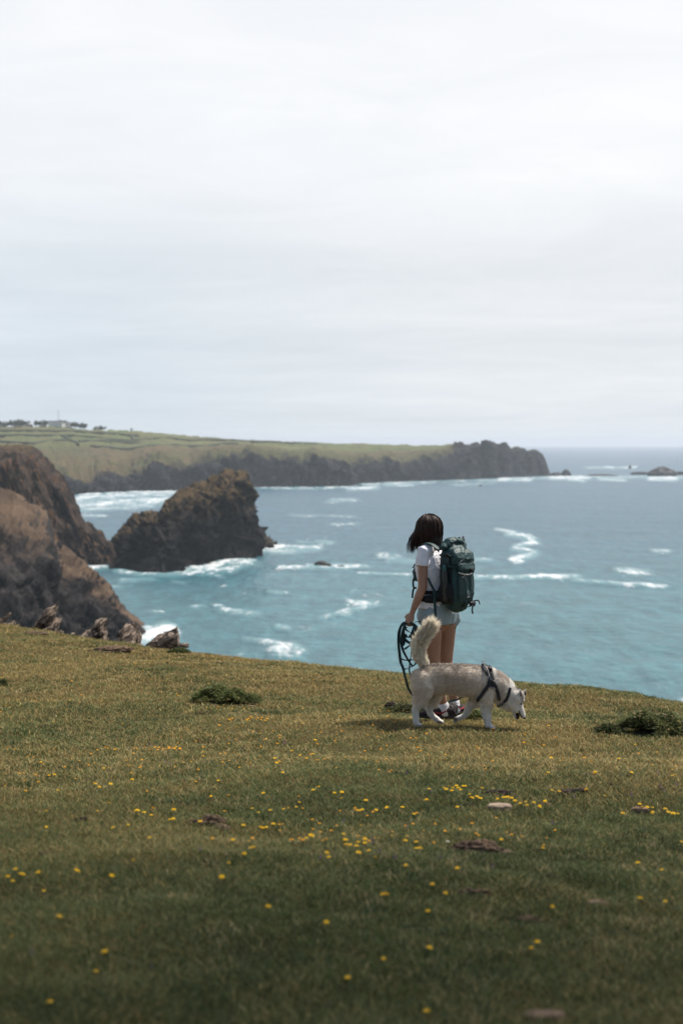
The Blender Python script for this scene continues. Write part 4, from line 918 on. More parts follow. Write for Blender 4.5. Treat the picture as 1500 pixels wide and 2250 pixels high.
def jag(outline, d, thick, seed, label, tilt=0.4):
    """a rock of tilted slabs filling an outline given in picture units at its own distance and depth"""
    g = np.random.default_rng(seed); o_ = np.array(outline, float); x0, x1 = o_[:, 0].min(), o_[:, 0].max(); yb = o_[:, 1].max()
    top = lambda x: np.interp(x, o_[:, 0], o_[:, 1])
    nu_, nv_ = 90, 46
    xs = np.linspace(x0, x1, nu_)[:, None]; a = np.linspace(-0.15 * math.pi, 1.15 * math.pi, nv_)[None, :]
    s = d / F; cx_ = W((x0 + x1) / 2, yb, d)
    hh = (yb - top(xs)) * s; e = np.sqrt(np.clip(1 - ((xs - (x0 + x1) / 2) / ((x1 - x0) / 2)) ** 2, 0.03, 1))
    X = np.broadcast_to((xs - (x0 + x1) / 2) * s, (nu_, nv_)).copy(); Yv = -np.cos(a) * thick * e; Z = np.sin(a) * hh
    P = np.stack([X, Yv, Z], -1)
    tl = P[..., 2] * math.cos(tilt) - P[..., 0] * math.sin(tilt)
    stp = fbm(np.stack([tl * 9, P[..., 1] * 1.2, P[..., 0] * 0.8], -1) + seed, 3, seed, ridged=True) - 0.5
    lum = fbm(P * 3.0 + seed, 5, seed + 4, ridged=True, gain=.6) - 0.5
    N = np.stack([np.zeros_like(X), -np.cos(a) * np.ones_like(X), np.sin(a) * np.ones_like(X)], -1)
    stp = stp + 0.7 * facets(np.stack([tl * 6, P[..., 1] * 4, P[..., 0] * 4], -1) + seed, seed)
    P = P + N * (stp * 0.55 + lum * 0.50)[..., None] * thick
    P[..., 0] += (stp * 0.35) * thick
    v = P.reshape(-1, 3); f = [grid_faces(nu_, nv_), np.arange(nv_)[None, ::-1], (np.arange(nv_) + (nu_ - 1) * nv_)[None, :]]
    o = mesh_np('jagged_rock', v, f, m_jag); o.location = cx_ - np.array([0, 0, 0.06 if tilt > 0 else -0.10]); return tag(o, label, 'rock')
jag([(64, 1392), (72, 1376), (84, 1364), (92, 1352), (99, 1340), (104, 1341), (108, 1354), (118, 1352), (126, 1358), (130, 1378), (136, 1390)], 31.5, 0.42, 51, 'leftmost jagged rock peak on the turf edge')
jag([(88, 1396), (95, 1382), (104, 1376), (112, 1384), (118, 1396)], 30.8, 0.2, 52, 'small pale block at the foot of the leftmost jagged rock')
jag([(154, 1392), (158, 1383), (163, 1384), (166, 1393)], 30.0, 0.1, 53, 'tiny pale stone between the two left jagged rocks')
jag([(172, 1400), (180, 1388), (190, 1384), (199, 1376), (201, 1386), (206, 1396)], 29.8, 0.3, 54, 'low pale rock leaning against the second jagged rock')
jag([(196, 1398), (202, 1376), (212, 1370), (222, 1366), (228, 1374), (231, 1398)], 29.5, 0.34, 55, 'second jagged rock from the left, with a flat slanting top')
jag([(256, 1414), (262, 1388), (266, 1376), (280, 1374), (294, 1366), (303, 1372), (305, 1392), (304, 1420)], 27.6, 0.36, 56, 'tall blocky dark topped rock third from the left', 1.1)
jag([(262, 1416), (270, 1398), (280, 1394), (292, 1396), (300, 1404), (302, 1420)], 27.0, 0.22, 57, 'pale slabs standing in front of the blocky rock', 1.2)
jag([(322, 1426), (336, 1418), (352, 1408), (366, 1404), (378, 1395), (390, 1388), (404, 1386), (412, 1390), (410, 1404), (400, 1420), (390, 1432)], 26.2, 0.12, 58, 'long slanting rock leaning out over the sea, rightmost on the edge', -0.55)
jag([(36, 1386), (42, 1376), (48, 1378), (54, 1388)], 33, 0.14, 59, 'small pale stone left of the leftmost jagged rock')
jag([(-20, 1380), (-6, 1362), (8, 1356), (20, 1366), (27, 1382)], 33.5, 0.35, 60, 'brown rock cut by the left picture edge')

# ================================================================== FAR HAMLET ON THE HEADLAND
m_white = simple('white_render', (0.78, 0.77, 0.74), 0.8, 0.06, 0.6)
m_slate = simple('slate', (0.10, 0.105, 0.12), 0.7, 0.2, 0.8)
m_glass = simple('dark_glass', (0.03, 0.035, 0.04), 0.2, 0.1, 1, spec=0.6)
m_tree = attr_mat('far_leaf', 0.8, 0.2)
m_wood = simple('bark', (0.08, 0.06, 0.045), 0.9, 0.3, 3)
m_metal = simple('grey_metal', (0.35, 0.36, 0.37), 0.4, 0.1, 3, metal=0.8)

def sky_pt(px):
    p = headland_at(px, 5.0); return p
def cottage(Wd, Dp, Hh, windows=3):
    root = thing('cottage', '', 'house', (0, 0, 0))
    def part(mb, name, mat, par=root):
        o = mb.build(name, mat, smooth=False); o.parent = par; return o
    part(MB().box((0, 0, Hh / 2 - 0.5), (Wd / 2, Dp / 2, Hh / 2 + 0.5)), 'wall', m_white)
    rh = Dp * 0.32; e = 0.35
    v = [(-Wd / 2 - e, -Dp / 2 - e, Hh), (Wd / 2 + e, -Dp / 2 - e, Hh), (Wd / 2 + e, Dp / 2 + e, Hh), (-Wd / 2 - e, Dp / 2 + e, Hh), (-Wd / 2 - e, 0, Hh + rh), (Wd / 2 + e, 0, Hh + rh)]
    o = mesh_np('roof', v, [np.array([[0, 1, 5, 4], [2, 3, 4, 5], [3, 2, 1, 0]]), np.array([[0, 4, 3], [1, 2, 5]])], m_slate, smooth=False); o.parent = root
    part(MB().box((Wd * 0.38, 0, Hh + rh + 0.3), (0.5, 0.5, 0.9)), 'chimney', m_white, o)
    for i in range(windows):
        xw = (i + 0.5) / windows * Wd - Wd / 2
        part(MB().box((xw, -Dp / 2 - 0.03, Hh * 0.68), (0.55, 0.05, 0.6)), 'window', m_glass)
    part(MB().box((Wd * 0.12, -Dp / 2 - 0.03, 1.0), (0.5, 0.05, 1.0)), 'door', m_slate)
    return root
def copy_tree(o, parent=None):
    c = o.copy(); C.objects.link(c); c.parent = parent
    for ch in list(o.children): copy_tree(ch, c)
    return c
protos = [cottage(14, 8, 6.0, 3), cottage(24, 9, 6.0, 5), cottage(9, 7, 7.0, 2)]
HS = [(8, 0, 1.0, 'leftmost far white cottage half hidden by trees'), (40, 0, 0.9, 'far white cottage second from the left beside dark trees'), (47, 2, 1.1, 'tall narrow far white house in the left cluster'), (64, 2, 0.9, 'far white house at the right end of the left cluster'),
      (98, 0, 0.9, 'small far white cottage behind blue green trees left of the mast'), (125, 1, 1.15, 'long far white building directly below the mast'), (140, 0, 1.1, 'far white house just right of the mast building'), (152, 2, 1.0, 'far white house between the mast and the rounded dark trees'),
      (218, 0, 0.8, 'pale far cottage at the right end of the hamlet'), (291, 2, 0.45, 'tiny lone white hut on the skyline right of the hamlet')]
used = set()
for px, k_, s_, lab in HS:
    o = protos[k_] if k_ not in used else copy_tree(protos[k_]); used.add(k_)
    p = sky_pt(px); o.location = (p[0], p[1] - 12, p[2] + 0.2); o.scale = (s_,) * 3; o.rotation_euler = (0, 0, random.uniform(-0.5, 0.5)); o['label'] = lab; o['group'] = 'white houses of the far hamlet'
def far_tree(seed, wd, hh):
    g = np.random.default_rng(seed); N = 1500
    root = thing('tree', '', 'tree', (0, 0, 0))
    cs = g.normal(size=(9, 3)) * np.array([wd * 0.24, wd * 0.24, hh * 0.14]) + np.array([0, 0, hh * 0.62])
    i = g.integers(0, 9, N); d_ = g.normal(size=(N, 3)); d_ /= np.linalg.norm(d_, axis=1, keepdims=True)
    p0 = cs[i] + d_ * (wd * 0.20) * (0.6 + 0.4 * g.random((N, 1))); p0[:, 2] = np.maximum(p0[:, 2], hh * 0.12)
    t_ = g.normal(size=(N, 3)); t_ /= np.linalg.norm(t_, axis=1, keepdims=True); s_ = np.cross(t_, d_) + 1e-3; s_ /= np.linalg.norm(s_, axis=1, keepdims=True)
    V, fs = ribbons(p0, p0 + t_ * 0.45, p0 + t_ * 0.9, np.full(N, 0.8), s_)
    col = np.array([0.045, 0.075, 0.040]) * (0.6 + 0.8 * g.random((N, 1)))
    o = mesh_np('crown', V, fs, m_tree, attrs={'col': np.repeat(col, 5, 0)}, smooth=False); o.parent = root
    mb = MB().tube([(0, 0, -1), (0.2, 0, hh * 0.3), (0, 0.2, hh * 0.6)], [0.45, 0.32, 0.15], n=7)
    for a in (0.5, 2.6, 4.6): mb.tube([(0.1, 0, hh * 0.32), (math.cos(a) * wd * 0.2, math.sin(a) * wd * 0.2, hh * 0.6)], [0.2, 0.07], n=5)
    o = mb.build('trunk', m_wood); o.parent = root
    return root
tp = [far_tree(1, 10, 8), far_tree(2, 14, 9), far_tree(3, 8, 7)]
TS = [(2, 1, 1.2, 'far tree at the left picture edge of the hamlet'), (14, 0, .8, 'low far tree just right of the leftmost cottage'), (24, 1, .8, 'wide low far tree left of the left house cluster'), (33, 2, 1.5, 'dark far tree touching the left side of the left house cluster'), (52, 1, 1.1, 'far tree in the middle of the left house cluster'), (58, 0, 1.3, 'taller far tree in the left house cluster'),
      (72, 2, .8, 'small far tree right of the left house cluster'), (84, 1, 1.0, 'blue green far tree first in the row left of the mast'), (91, 0, 1.1, 'blue green far tree second in the row left of the mast'), (106, 1, 1.0, 'blue green far tree nearest the mast on its left'), (137, 2, 1.3, 'slim far tree between the mast building and the next house'),
      (147, 0, 1.1, 'far tree behind the house right of the mast'), (163, 1, 1.0, 'rounded dark far tree, left one of the clump'), (172, 0, 1.3, 'rounded dark far tree, second of the clump'), (180, 1, 1.0, 'rounded dark far tree, third of the clump'), (189, 1, 1.1, 'rounded dark far tree, right one of the clump'),
      (211, 0, .7, 'small far tree left of the last cottage'), (227, 2, 1.1, 'small pointed far tree right of the last cottage')]
used = set()
for px, k_, s_, lab in TS:
    o = tp[k_] if k_ not in used else copy_tree(tp[k_]); used.add(k_)
    p = sky_pt(px); o.location = (p[0], p[1] - 22 + random.uniform(-4, 4), p[2] - 0.3); o.scale = (s_,) * 3; o.rotation_euler = (0, 0, random.uniform(0, 6)); o['label'] = lab; o['group'] = 'trees of the far hamlet'
p = sky_pt(127)
root = thing('radio_mast', 'thin tall lattice mast rising over the far hamlet', 'mast', (p[0], p[1], p[2]))
mb = MB()
for a in (0.3, 2.4, 4.5): mb.tube([(math.cos(a) * 0.7, math.sin(a) * 0.7, -1), (math.cos(a) * 0.25, math.sin(a) * 0.25, 27)], 0.16, n=6)
for i in range(13):
    z0 = i * 2.05; r0 = 0.7 - 0.45 * z0 / 27
    for a in (0.3, 2.4, 4.5): mb.tube([(math.cos(a) * r0, math.sin(a) * r0, z0), (math.cos(a + 2.1) * r0, math.sin(a + 2.1) * r0, z0 + 2)], 0.07, n=5)
o = mb.build('lattice', m_metal); o.parent = root
o = MB().tube([(0, 0, 26.5), (0, 0, 30)], 0.12, n=6).build('aerial', m_metal); o.parent = root

# field hedges on the headland
m_hedge = simple('hedge_leaf', (0.055, 0.065, 0.035), 0.9, 0.4, 0.15)
def hedge(pts, label, hgt=2.6):
    P = np.array([headland_at(a, t_) for a, t_ in pts]); 
    L = np.concatenate([[0], np.cumsum(np.linalg.norm(np.diff(P, axis=0), axis=1))]); ns = max(8, int(L[-1] / 7))
    # follow the surface between the given points
    tt = np.linspace(0, 1, ns); ap = np.interp(tt * L[-1], L, [q[0] for q in pts]); at_ = np.interp(tt * L[-1], L, [q[1] for q in pts])
    xy = np.stack([np.interp(tt * L[-1], L, P[:, i]) for i in range(3)], -1)
    hz = np.array([headland_at(a, t_)[2] for a, t_ in zip(ap, at_)])
    xy[:, 2] = np.convolve(np.pad(hz, 3, 'edge'), np.ones(7) / 7, 'valid') + hgt * 0.25
    nz = fbm(xy / 9, 3, len(pts)); xy[:, 1] += (nz - .5) * 6
    base = xy[0].copy()
    mb = MB().tube(xy - base, hgt * (0.6 + 0.8 * nz), hgt * (0.7 + 0.6 * nz), side=(0, 1, 0), n=8)
    o = mb.build('field_hedge', m_hedge); o.location = base
    return tag(o, label, 'hedge', 'hedges between the headland fields')
hedge([(-20, 4.78), (110, 4.80), (170, 4.76), (240, 4.78), (300, 4.72)], 'highest long field hedge just under the far hamlet')
hedge([(-20, 4.62), (60, 4.60), (135, 4.60), (290, 4.55), (410, 4.62)], 'second long field hedge below the hamlet')
hedge([(175, 4.42), (240, 4.42), (305, 4.44)], 'short dark field hedge right of centre, third row down')
hedge([(0, 4.40), (60, 4.36), (100, 4.42), (150, 4.45)], 'wavy field hedge on the left, third row down')
hedge([(133, 4.60), (160, 4.44), (172, 4.30)], 'short hedge running downhill between two fields on the left')
hedge([(290, 4.78), (292, 4.6), (300, 4.50)], 'short hedge running downhill right of the lone hut')
hedge([(200, 4.20), (300, 4.22), (420, 4.26), (520, 4.34)], 'lowest long field hedge above the rough pasture')
hedge([(410, 4.62), (500, 4.66), (600, 4.74), (700, 4.82)], 'thin field hedge following the skyline to the right')

# ================================================================== THE WALKER
DW = 12.5
def P1(cx, cy, dd=0.0):
    """point from the enlarged study of the walker (units of a 3.75x enlargement), dd metres behind her plane"""
    return W(820 + cx / 3.75, 1100 + cy / 3.75, DW + dd)
U1 = DW / F / 3.75                          # metres per study unit
AZB = R(46)
FW = np.array([-math.cos(AZB), math.sin(AZB), 0.0])     # the way her body faces
RT = np.array([math.sin(AZB), math.cos(AZB), 0.0])      # her right
UP = np.array([0, 0, 1.0])
foot_l = P1(588, 1795); foot_r = P1(668, 1768, 0.11)
base = np.array([foot_l[0] + 0.03, foot_l[1] + 0.06, float(G(foot_l[0], foot_l[1]))])
woman = thing('person', 'woman from behind in white t-shirt and pale blue shorts, dark hair, standing beside the dog', 'person', tuple(base))

pel = P1(535, 925); hip_l = pel - RT * 0.085; hip_r = pel + RT * 0.085
knee_l = P1(500, 1335, 0.0) + FW * 0.01; knee_r = P1(598, 1335, 0.13)
ank_l = P1(578, 1705, 0.0); ank_r = P1(668, 1685, 0.12)
waist = P1(508, 740); chest = P1(492, 555); neckb = P1(492, 385)
shl = P1(415, 425, -0.115); shr = neckb + RT * 0.165 + UP * -0.055
elb_l = P1(403, 715, -0.15); wr_l = P1(318, 925, -0.13); hand_l = P1(298, 985, -0.13)
elb_r = shr + np.array([0.02, 0.05, -0.29]); wr_r = elb_r + np.array([-0.10, 0.12, -0.13])
headc = P1(452, 235, 0.05)

def leg(mb, h, k, a):
    pth = [h + UP * 0.04, h * .75 + k * .25, h * .45 + k * .55, h * .15 + k * .85, k, k * .82 + a * .18 - FW * 0.012, k * .62 + a * .38 - FW * 0.022, k * .3 + a * .7 - FW * .006, a, a - UP * 0.05]
    mb.tube(pth, [.088, .084, .072, .058, .052, .052, .054, .040, .032, .034], [.090, .088, .074, .058, .054, .055, .058, .042, .036, .040], side=RT, n=20)
mb = MB()
leg(mb, hip_l, knee_l, ank_l); leg(mb, hip_r, knee_r, ank_r)
for f_, a_, dr in ((foot_l, ank_l, np.array([-0.93, 0.10, 0])), (foot_r, ank_r, np.array([0.42, 0.90, 0]))):
    mb.tube([a_ - UP * 0.05 - dr * .02, f_ + UP * 0.045 + dr * 0.04, f_ + UP * 0.03 + dr * 0.13, f_ + UP * 0.025 + dr * 0.19], [.036, .038, .040, .026], [.04, .034, .024, .016], side=np.cross(UP, dr), n=14)
mb.tube([pel - UP * 0.06, pel, pel + UP * 0.08, waist, waist * .5 + chest * .5, chest, chest * .45 + neckb * .55, neckb - UP * 0.02], [.13, .165, .155, .128, .138, .155, .158, .085], [.09, .115, .105, .085, .092, .10, .085, .055], side=RT, n=26)
mb.tube([neckb - UP * 0.03, neckb + FW * .012 + UP * 0.05, headc - UP * 0.06 - FW * 0.02], [.058, .050, .050], [.055, .052, .055], side=RT, n=16)
# head: skull, jaw, nose, ears
hf = (FW * 0.96 - UP * 0.18); hf /= np.linalg.norm(hf); hr = RT; hu = np.cross(hr, hf); HA = np.stack([hr, hf, hu])
def HP(a, b_, c_): return headc + hr * a + hf * b_ + hu * c_
mb.ball(HP(0, -0.012, 0.02), (.074, .092, .088), HA, 28, 18)
mb.tube([HP(0, .03, .0), HP(0, .055, -.05), HP(0, .066, -.088)], [.062, .052, .026], [.05, .042, .024], side=hr, n=18)
mb.tube([HP(0, .084, .015), HP(0, .104, -.022), HP(0, .092, -.034)], [.008, .013, .010], side=hr, n=10)
mb.tube([HP(-.020, .082, -.056), HP(0, .092, -.056), HP(.020, .082, -.056)], [.007, .009, .007], side=hu, n=8)
mb.tube([HP(-.045, .066, .022), HP(0, .080, .028), HP(.045, .066, .022)], [.010, .010, .010], side=hu, n=8)
for s_ in (-1, 1): mb.tube([HP(s_ * .074, -.008, .022), HP(s_ * .082, -.018, .0), HP(s_ * .074, -.004, -.022)], [.012, .016, .010], [.006, .007, .006], side=hf, n=10)
# arms
mb.tube([shl + RT * 0.05 + UP * .0, shl - UP * .004, shl * .6 + elb_l * .4, elb_l, elb_l * .72 + wr_l * .28, elb_l * .3 + wr_l * .7, wr_l, wr_l * .4 + hand_l * .6], [.044, .045, .041, .036, .037, .029, .023, .026], [.044, .045, .042, .037, .036, .028, .020, .018], side=FW, n=18)
mb.tube([shr - RT * 0.05, shr, shr * .5 + elb_r * .5, elb_r, elb_r * .4 + wr_r * .6, wr_r, wr_r * 1.5 - elb_r * .5], [.052, .050, .042, .037, .033, .023, .022], side=FW, n=16)
# left hand: palm, four curled fingers closed on the leash, thumb from the side
hd = hand_l - wr_l; hd /= np.linalg.norm(hd)
hs = FW * 0.75 - UP * 0.25 + np.array([0, -0.3, 0]); hs -= hd * (hs @ hd); hs /= np.linalg.norm(hs)      # across the knuckles
hn = np.cross(hd, hs)                                                        # out of the palm
if hn @ RT < 0: hn = -hn
pal = wr_l + hd * 0.05
mb.tube([wr_l, wr_l + hd * .03, wr_l + hd * .065, wr_l + hd * 0.082], [.022, .034, .038, .034], [.018, .017, .015, .012], side=hs, n=14)
for i, L in enumerate((0.94, 1.05, 1.0, 0.80)):
    o0 = wr_l + hd * (0.083 - 0.004 * abs(i - 1)) + hs * (0.027 - 0.018 * i)
    j1 = o0 + (hd * 0.75 + hn * 0.55) * 0.034 * L; j2 = j1 + (hd * -0.05 + hn * 0.95) * 0.024 * L; j3 = j2 + (-hd * 0.9 + hn * 0.1) * 0.019 * L
    mb.tube([o0 - hd * .01, o0, j1, j2, j3], [.0095, .0095, .0088, .008, .007], n=8, side=hs)
t0 = wr_l + hd * 0.028 + hs * 0.030; t1 = t0 + (hs * 0.55 + hd * 0.55 + hn * 0.4) * 0.034; t2 = t1 + (hd * 0.7 + hn * 0.6 - hs * 0.2) * 0.030
mb.tube([t0 - hs * .012, t0, t1, t2], [.014, .013, .0105, .009], n=8, side=hn)
rd = wr_r - elb_r; rd /= np.linalg.norm(rd)
for i, L in enumerate((0.94, 1.05, 1.0, 0.80)):
    o0 = wr_r + rd * 0.085 + np.cross(rd, RT) * (0.027 - 0.018 * i)
    mb.tube([o0 - rd * .03, o0, o0 + (rd * .8 - RT * .5) * .035 * L, o0 + (rd * .6 - RT) * .055 * L], [.0095, .0095, .0085, .007], n=8, side=RT)
mb.tube([wr_r + rd * .02, wr_r + rd * .05 - RT * .025, wr_r + rd * .085 - RT * .04], [.014, .012, .009], n=8, side=UP)
V, fs = fuse(mb, 0.0048, 5)
m, n, b, _ = new_mat('skin')
f = n.noise(n.pos(), 9.0, 4)
n.put(b.inputs['Base Color'], n.mix(n.sm(f, .3, .7), (0.37, 0.205, 0.14), (0.44, 0.255, 0.178))); b.inputs['Roughness'].default_value = 0.5
b.inputs['Subsurface Weight'].default_value = 0.12; b.inputs['Subsurface Radius'].default_value = (0.012, 0.004, 0.002); b.inputs['Specular IOR Level'].default_value = 0.35
m_skin = m
body = mesh_np('body', V, fs, m_skin); adopt(body, woman)
m_eye = simple('eye_white', (0.7, 0.68, 0.66), 0.2, 0.02); m_iris = simple('iris', (0.05, 0.03, 0.02), 0.2, 0.02)
for s_ in (-1, 1):
    e = MB().ball(HP(s_ * .030, .066, .008), .0125, HA).build('eye', m_eye, woman); MB().ball(HP(s_ * .030, .0755, .008), .0052, HA).build('iris', m_iris, e) if False else None
    MB().ball(HP(s_ * .030, .0745, .008), .0055, HA).build('iris', m_iris, woman)

# t-shirt
def cloth_mat(name, col, rough=0.85, fold=14.0, amt=0.02, sheen=0.2, var=0.06):
    m, n, b, _ = new_mat(name)
    f = n.noise(n.pos(), 3.0, 3)
    n.put(b.inputs['Base Color'], n.mix(f, tuple(c * (1 - var) for c in col), tuple(min(1, c * (1 + var)) for c in col))); b.inputs['Roughness'].default_value = rough; b.inputs['Specular IOR Level'].default_value = sheen
    w1 = n.noise(n.mapping(n.pos(), scale=(1, 1, 0.55), rot=(0.3, 0.5, 0)), fold, 4, 0.55, 0.8)
    n.put(b.inputs['Normal'], n.bump(n.noise(n.pos(), 700, 2), 0.2, 0.001, n.bump(w1, 0.9, amt))); return m
m_tee = cloth_mat('white_cotton', (0.88, 0.88, 0.93), 0.9, 11, 0.018)
mb = MB()
hem = P1(515, 888)
mb.tube([hem + UP * 0.01, hem + UP * 0.07, waist, waist * .5 + chest * .5, chest, chest * .45 + neckb * .55, neckb - UP * 0.025], [.166, .163, .142, .152, .172, .172, .088], [.125, .118, .098, .105, .116, .098, .062], side=RT, n=30, cap=False)
slv_l = P1(408, 538, -0.125)
mb.tube([shl + RT * 0.06 + UP * .012, shl + UP * .004, shl * .5 + slv_l * .5, slv_l], [.054, .055, .054, .056], [.054, .052, .050, .052], side=FW, n=20, cap=False)
slv_r = shr * .55 + elb_r * .45
mb.tube([shr - RT * 0.06, shr, slv_r], [.058, .060, .066], side=FW, n=18)
V, fs = fuse(mb, 0.006, 4)
N = vnormals(V, fs)
wr = fbm(V * np.array([26, 26, 9]) + 3, 3, 5, ridged=True) - 0.55
V = V + N * (wr * 0.014)[:, None]
MBo = mesh_np('t_shirt', V, fs, m_tee); adopt(MBo, woman)

# shorts with slit side, dark liner showing below
m_short = cloth_mat('pale_blue_nylon', (0.27, 0.36, 0.385), 0.6, 16, 0.012, 0.35)
m_liner = cloth_mat('black_liner', (0.012, 0.013, 0.018), 0.7, 16, 0.004)
mb = MB()
wl_ = P1(522, 812); 
mb.tube([pel - UP * .085, pel + UP * 0.0, pel + UP * 0.07, wl_ ], [.168, .178, .168, .152], [.118, .130, .120, .108], side=RT, n=30, cap=False)
hl, hr2 = P1(462, 970), P1(612, 972, 0.13)
mb.tube([hip_l + UP * .05, hip_l * .4 + hl * .6, hl], [.094, .100, .102], [.108, .114, .118], side=RT, n=24, cap=False)
mb.tube([hip_r + UP * .05, hip_r * .4 + hr2 * .6, hr2], [.094, .100, .100], [.108, .112, .114], side=RT, n=24, cap=False)
V, fs = fuse(mb, 0.006, 3); N = vnormals(V, fs)
fold = fbm(V * np.array([30, 30, 7]) + 8, 3, 15, ridged=True) - 0.55
V = V + N * (fold * 0.012 * np.clip((pel[2] + .02 - V[:, 2]) * 12, 0.2, 1))[:, None]
# side slit on her left leg: lift the cloth edge where it parts
sl = P1(430, 985, -0.1); dd_ = np.linalg.norm((V - sl) * np.array([1, 1, 0.55]), axis=1)
cxs, cys = pix(V); cxs = (cxs - 820) * 3.75; cys = (cys - 1100) * 3.75
slit = (cys > 945) & (cxs > 440 - (cys - 945) * .72) & (cxs < 440 + (cys - 945) * .38) & (V[:, 1] < pel[1])
cs_ = np.where(slit[:, None], np.array([.012, .013, .018]), np.where(((cxs > 585) & (cxs < 590))[:, None], np.array([.25, .33, .36]), np.array([0.29, 0.375, 0.41])))
m_short = attr_mat('pale_blue_nylon', 0.6, 0.35, varscale=4, bump=.006, bscale=18)
o = mesh_np('shorts', V, fs, m_short, attrs={'col': cs_}); adopt(o, woman)
mb = MB()
for h_, k_, q_ in ((hip_l, knee_l, hl), (hip_r, knee_r, hr2)):
    c_ = np.array([q_[0], q_[1], q_[2]]); 
    mb = MB().tube([h_, h_ * .62 + k_ * .38 + UP * 0.034], [.084, .083], [.090, .088], side=RT, n=24, cap=False)
    mb.build('inner_shorts', m_liner, woman)
# socks and trainers
m_sock = cloth_mat('white_sock', (0.72, 0.72, 0.74), 0.95, 60, 0.002)
m_shoe = cloth_mat('dark_mesh_shoe', (0.035, 0.028, 0.030), 0.7, 80, 0.003); m_sole = simple('shoe_sole', (0.05, 0.045, 0.045), 0.8, 0.2, 60)
m_red = cloth_mat('red_mesh', (0.30, 0.045, 0.05), 0.7, 60, 0.003); m_grey = cloth_mat('grey_trim', (0.16, 0.14, 0.13), 0.7, 60, 0.002)
for f_, a_, dr in ((foot_l, ank_l, np.array([-0.93, 0.10, 0.0])), (foot_r, ank_r, np.array([0.42, 0.90, 0.0]))):
    dr = dr / np.linalg.norm(dr); sd_ = np.cross(UP, dr)
    MB().tube([f_ + UP * 0.045, a_ - UP * 0.02, a_ + UP * 0.018], [.046, .043, .041], [.050, .045, .043], side=sd_, n=16).build('sock', m_sock, woman)
    g0 = f_ + UP * 0.006
    mb = MB().tube([g0 - dr * .055 + UP * .045, g0 + dr * .0 + UP * .05, g0 + dr * .06 + UP * .046, g0 + dr * .12 + UP * .036, g0 + dr * .17 + UP * .03, g0 + dr * .20 + UP * .026], [.034, .042, .044, .048, .044, .028], [.044, .052, .042, .030, .024, .016], side=sd_, n=18)
    v, ff = fuse(mb, 0.005, 3); v[:, 2] = np.maximum(v[:, 2], g0[2] + .012); shoe = mesh_np('shoe', v, ff, m_shoe); adopt(shoe, woman)
    mb = MB().tube([g0 - dr * .062 + UP * .012, g0 - dr * .01 + UP * .012, g0 + dr * .06 + UP * .010, g0 + dr * .13 + UP * .010, g0 + dr * .20 + UP * .014], [.032, .040, .040, .048, .030], [.017] * 5, side=sd_, n=16, sq=.7)
    mb.build('sole', m_sole, shoe)
    for s_ in (-1, 1):
        MB().tube([g0 + dr * .14 + sd_ * s_ * .042 + UP * .035, g0 + dr * .08 + sd_ * s_ * .045 + UP * .045, g0 + dr * .03 + sd_ * s_ * .043 + UP * .040, g0 - dr * .01 + sd_ * s_ * .042 + UP * .06], [.008, .010, .008, .006], [.004] * 4, side=UP, n=8).build('side_panel', m_red, shoe)
    MB().tube([g0 - dr * .056 + UP * .06, g0 - dr * .058 + UP * .085, g0 - dr * .05 + UP * .10], [.016, .018, .012], [.012, .010, .007], side=sd_, n=10).build('heel_tab', m_grey, shoe)
    mb = MB()
    for i in range(4): q_ = g0 + dr * (.04 + .022 * i) + UP * (.088 - .009 * i); mb.tube([q_ - sd_ * .022, q_ + UP * .004, q_ + sd_ * .022], .0025, n=6)
    mb.build('laces', m_grey, shoe)

# hair: a cap and many strands, wind lifting the side towards the sea
m, n, b, _ = new_mat('dark_hair'); m_hair = m
c = n.attr('col'); n.put(b.inputs['Base Color'], c); b.inputs['Roughness'].default_value = 0.5; b.inputs['Specular IOR Level'].default_value = 0.3
hair_root = None
hc = HP(0, -0.012, 0.02)
cap = MB().ball(hc + hu * .004 - hf * .008, (.082, .098, .094), HA, 30, 20)
cap.tube([HP(0, -.035, .02), HP(0, -.045, -.05), HP(0, -.05, -.11), HP(0.0, -.055, -.165)], [.080, .082, .074, .055], [.065, .062, .052, .034], side=hr, n=22)
V, fs = fuse(cap, 0.006, 4)
N = vnormals(V, fs); V = V + N * ((fbm(np.stack([np.arctan2((V - hc) @ hr, (V - hc) @ hf) * 7, V[:, 2] * 3, V[:, 2] * 0], -1), 3, 3, ridged=True) - .6) * .012)[:, None]
keepface = ((V - hc) @ hf > 0.045) & ((V - hc) @ hu < 0.055)
V[keepface] -= (hf * 0.05)
o = mesh_np('hair', V, fs, m_hair, attrs={'col': np.tile([0.014, 0.0095, 0.008], (len(V), 1))}); adopt(o, woman); hair_root = o
g = np.random.default_rng(77); NS = 5200; K = 9
phi = (g.random(NS) * 2 - 1) * math.pi * 0.80 + math.pi          # angle about the head, 0 = face
part_ = g.normal(size=NS) * 0.05
lenz = 0.128 + 0.050 * g.random(NS)
V = []; t = np.linspace(0, 1, K)
out = np.cos(phi)[:, None] * hf + np.sin(phi)[:, None] * hr        # outward direction
left = np.clip(-(out @ np.array([1.0, 0, 0])), 0, 1)               # towards the windward side of the picture
pts = np.zeros((NS, K, 3)); 
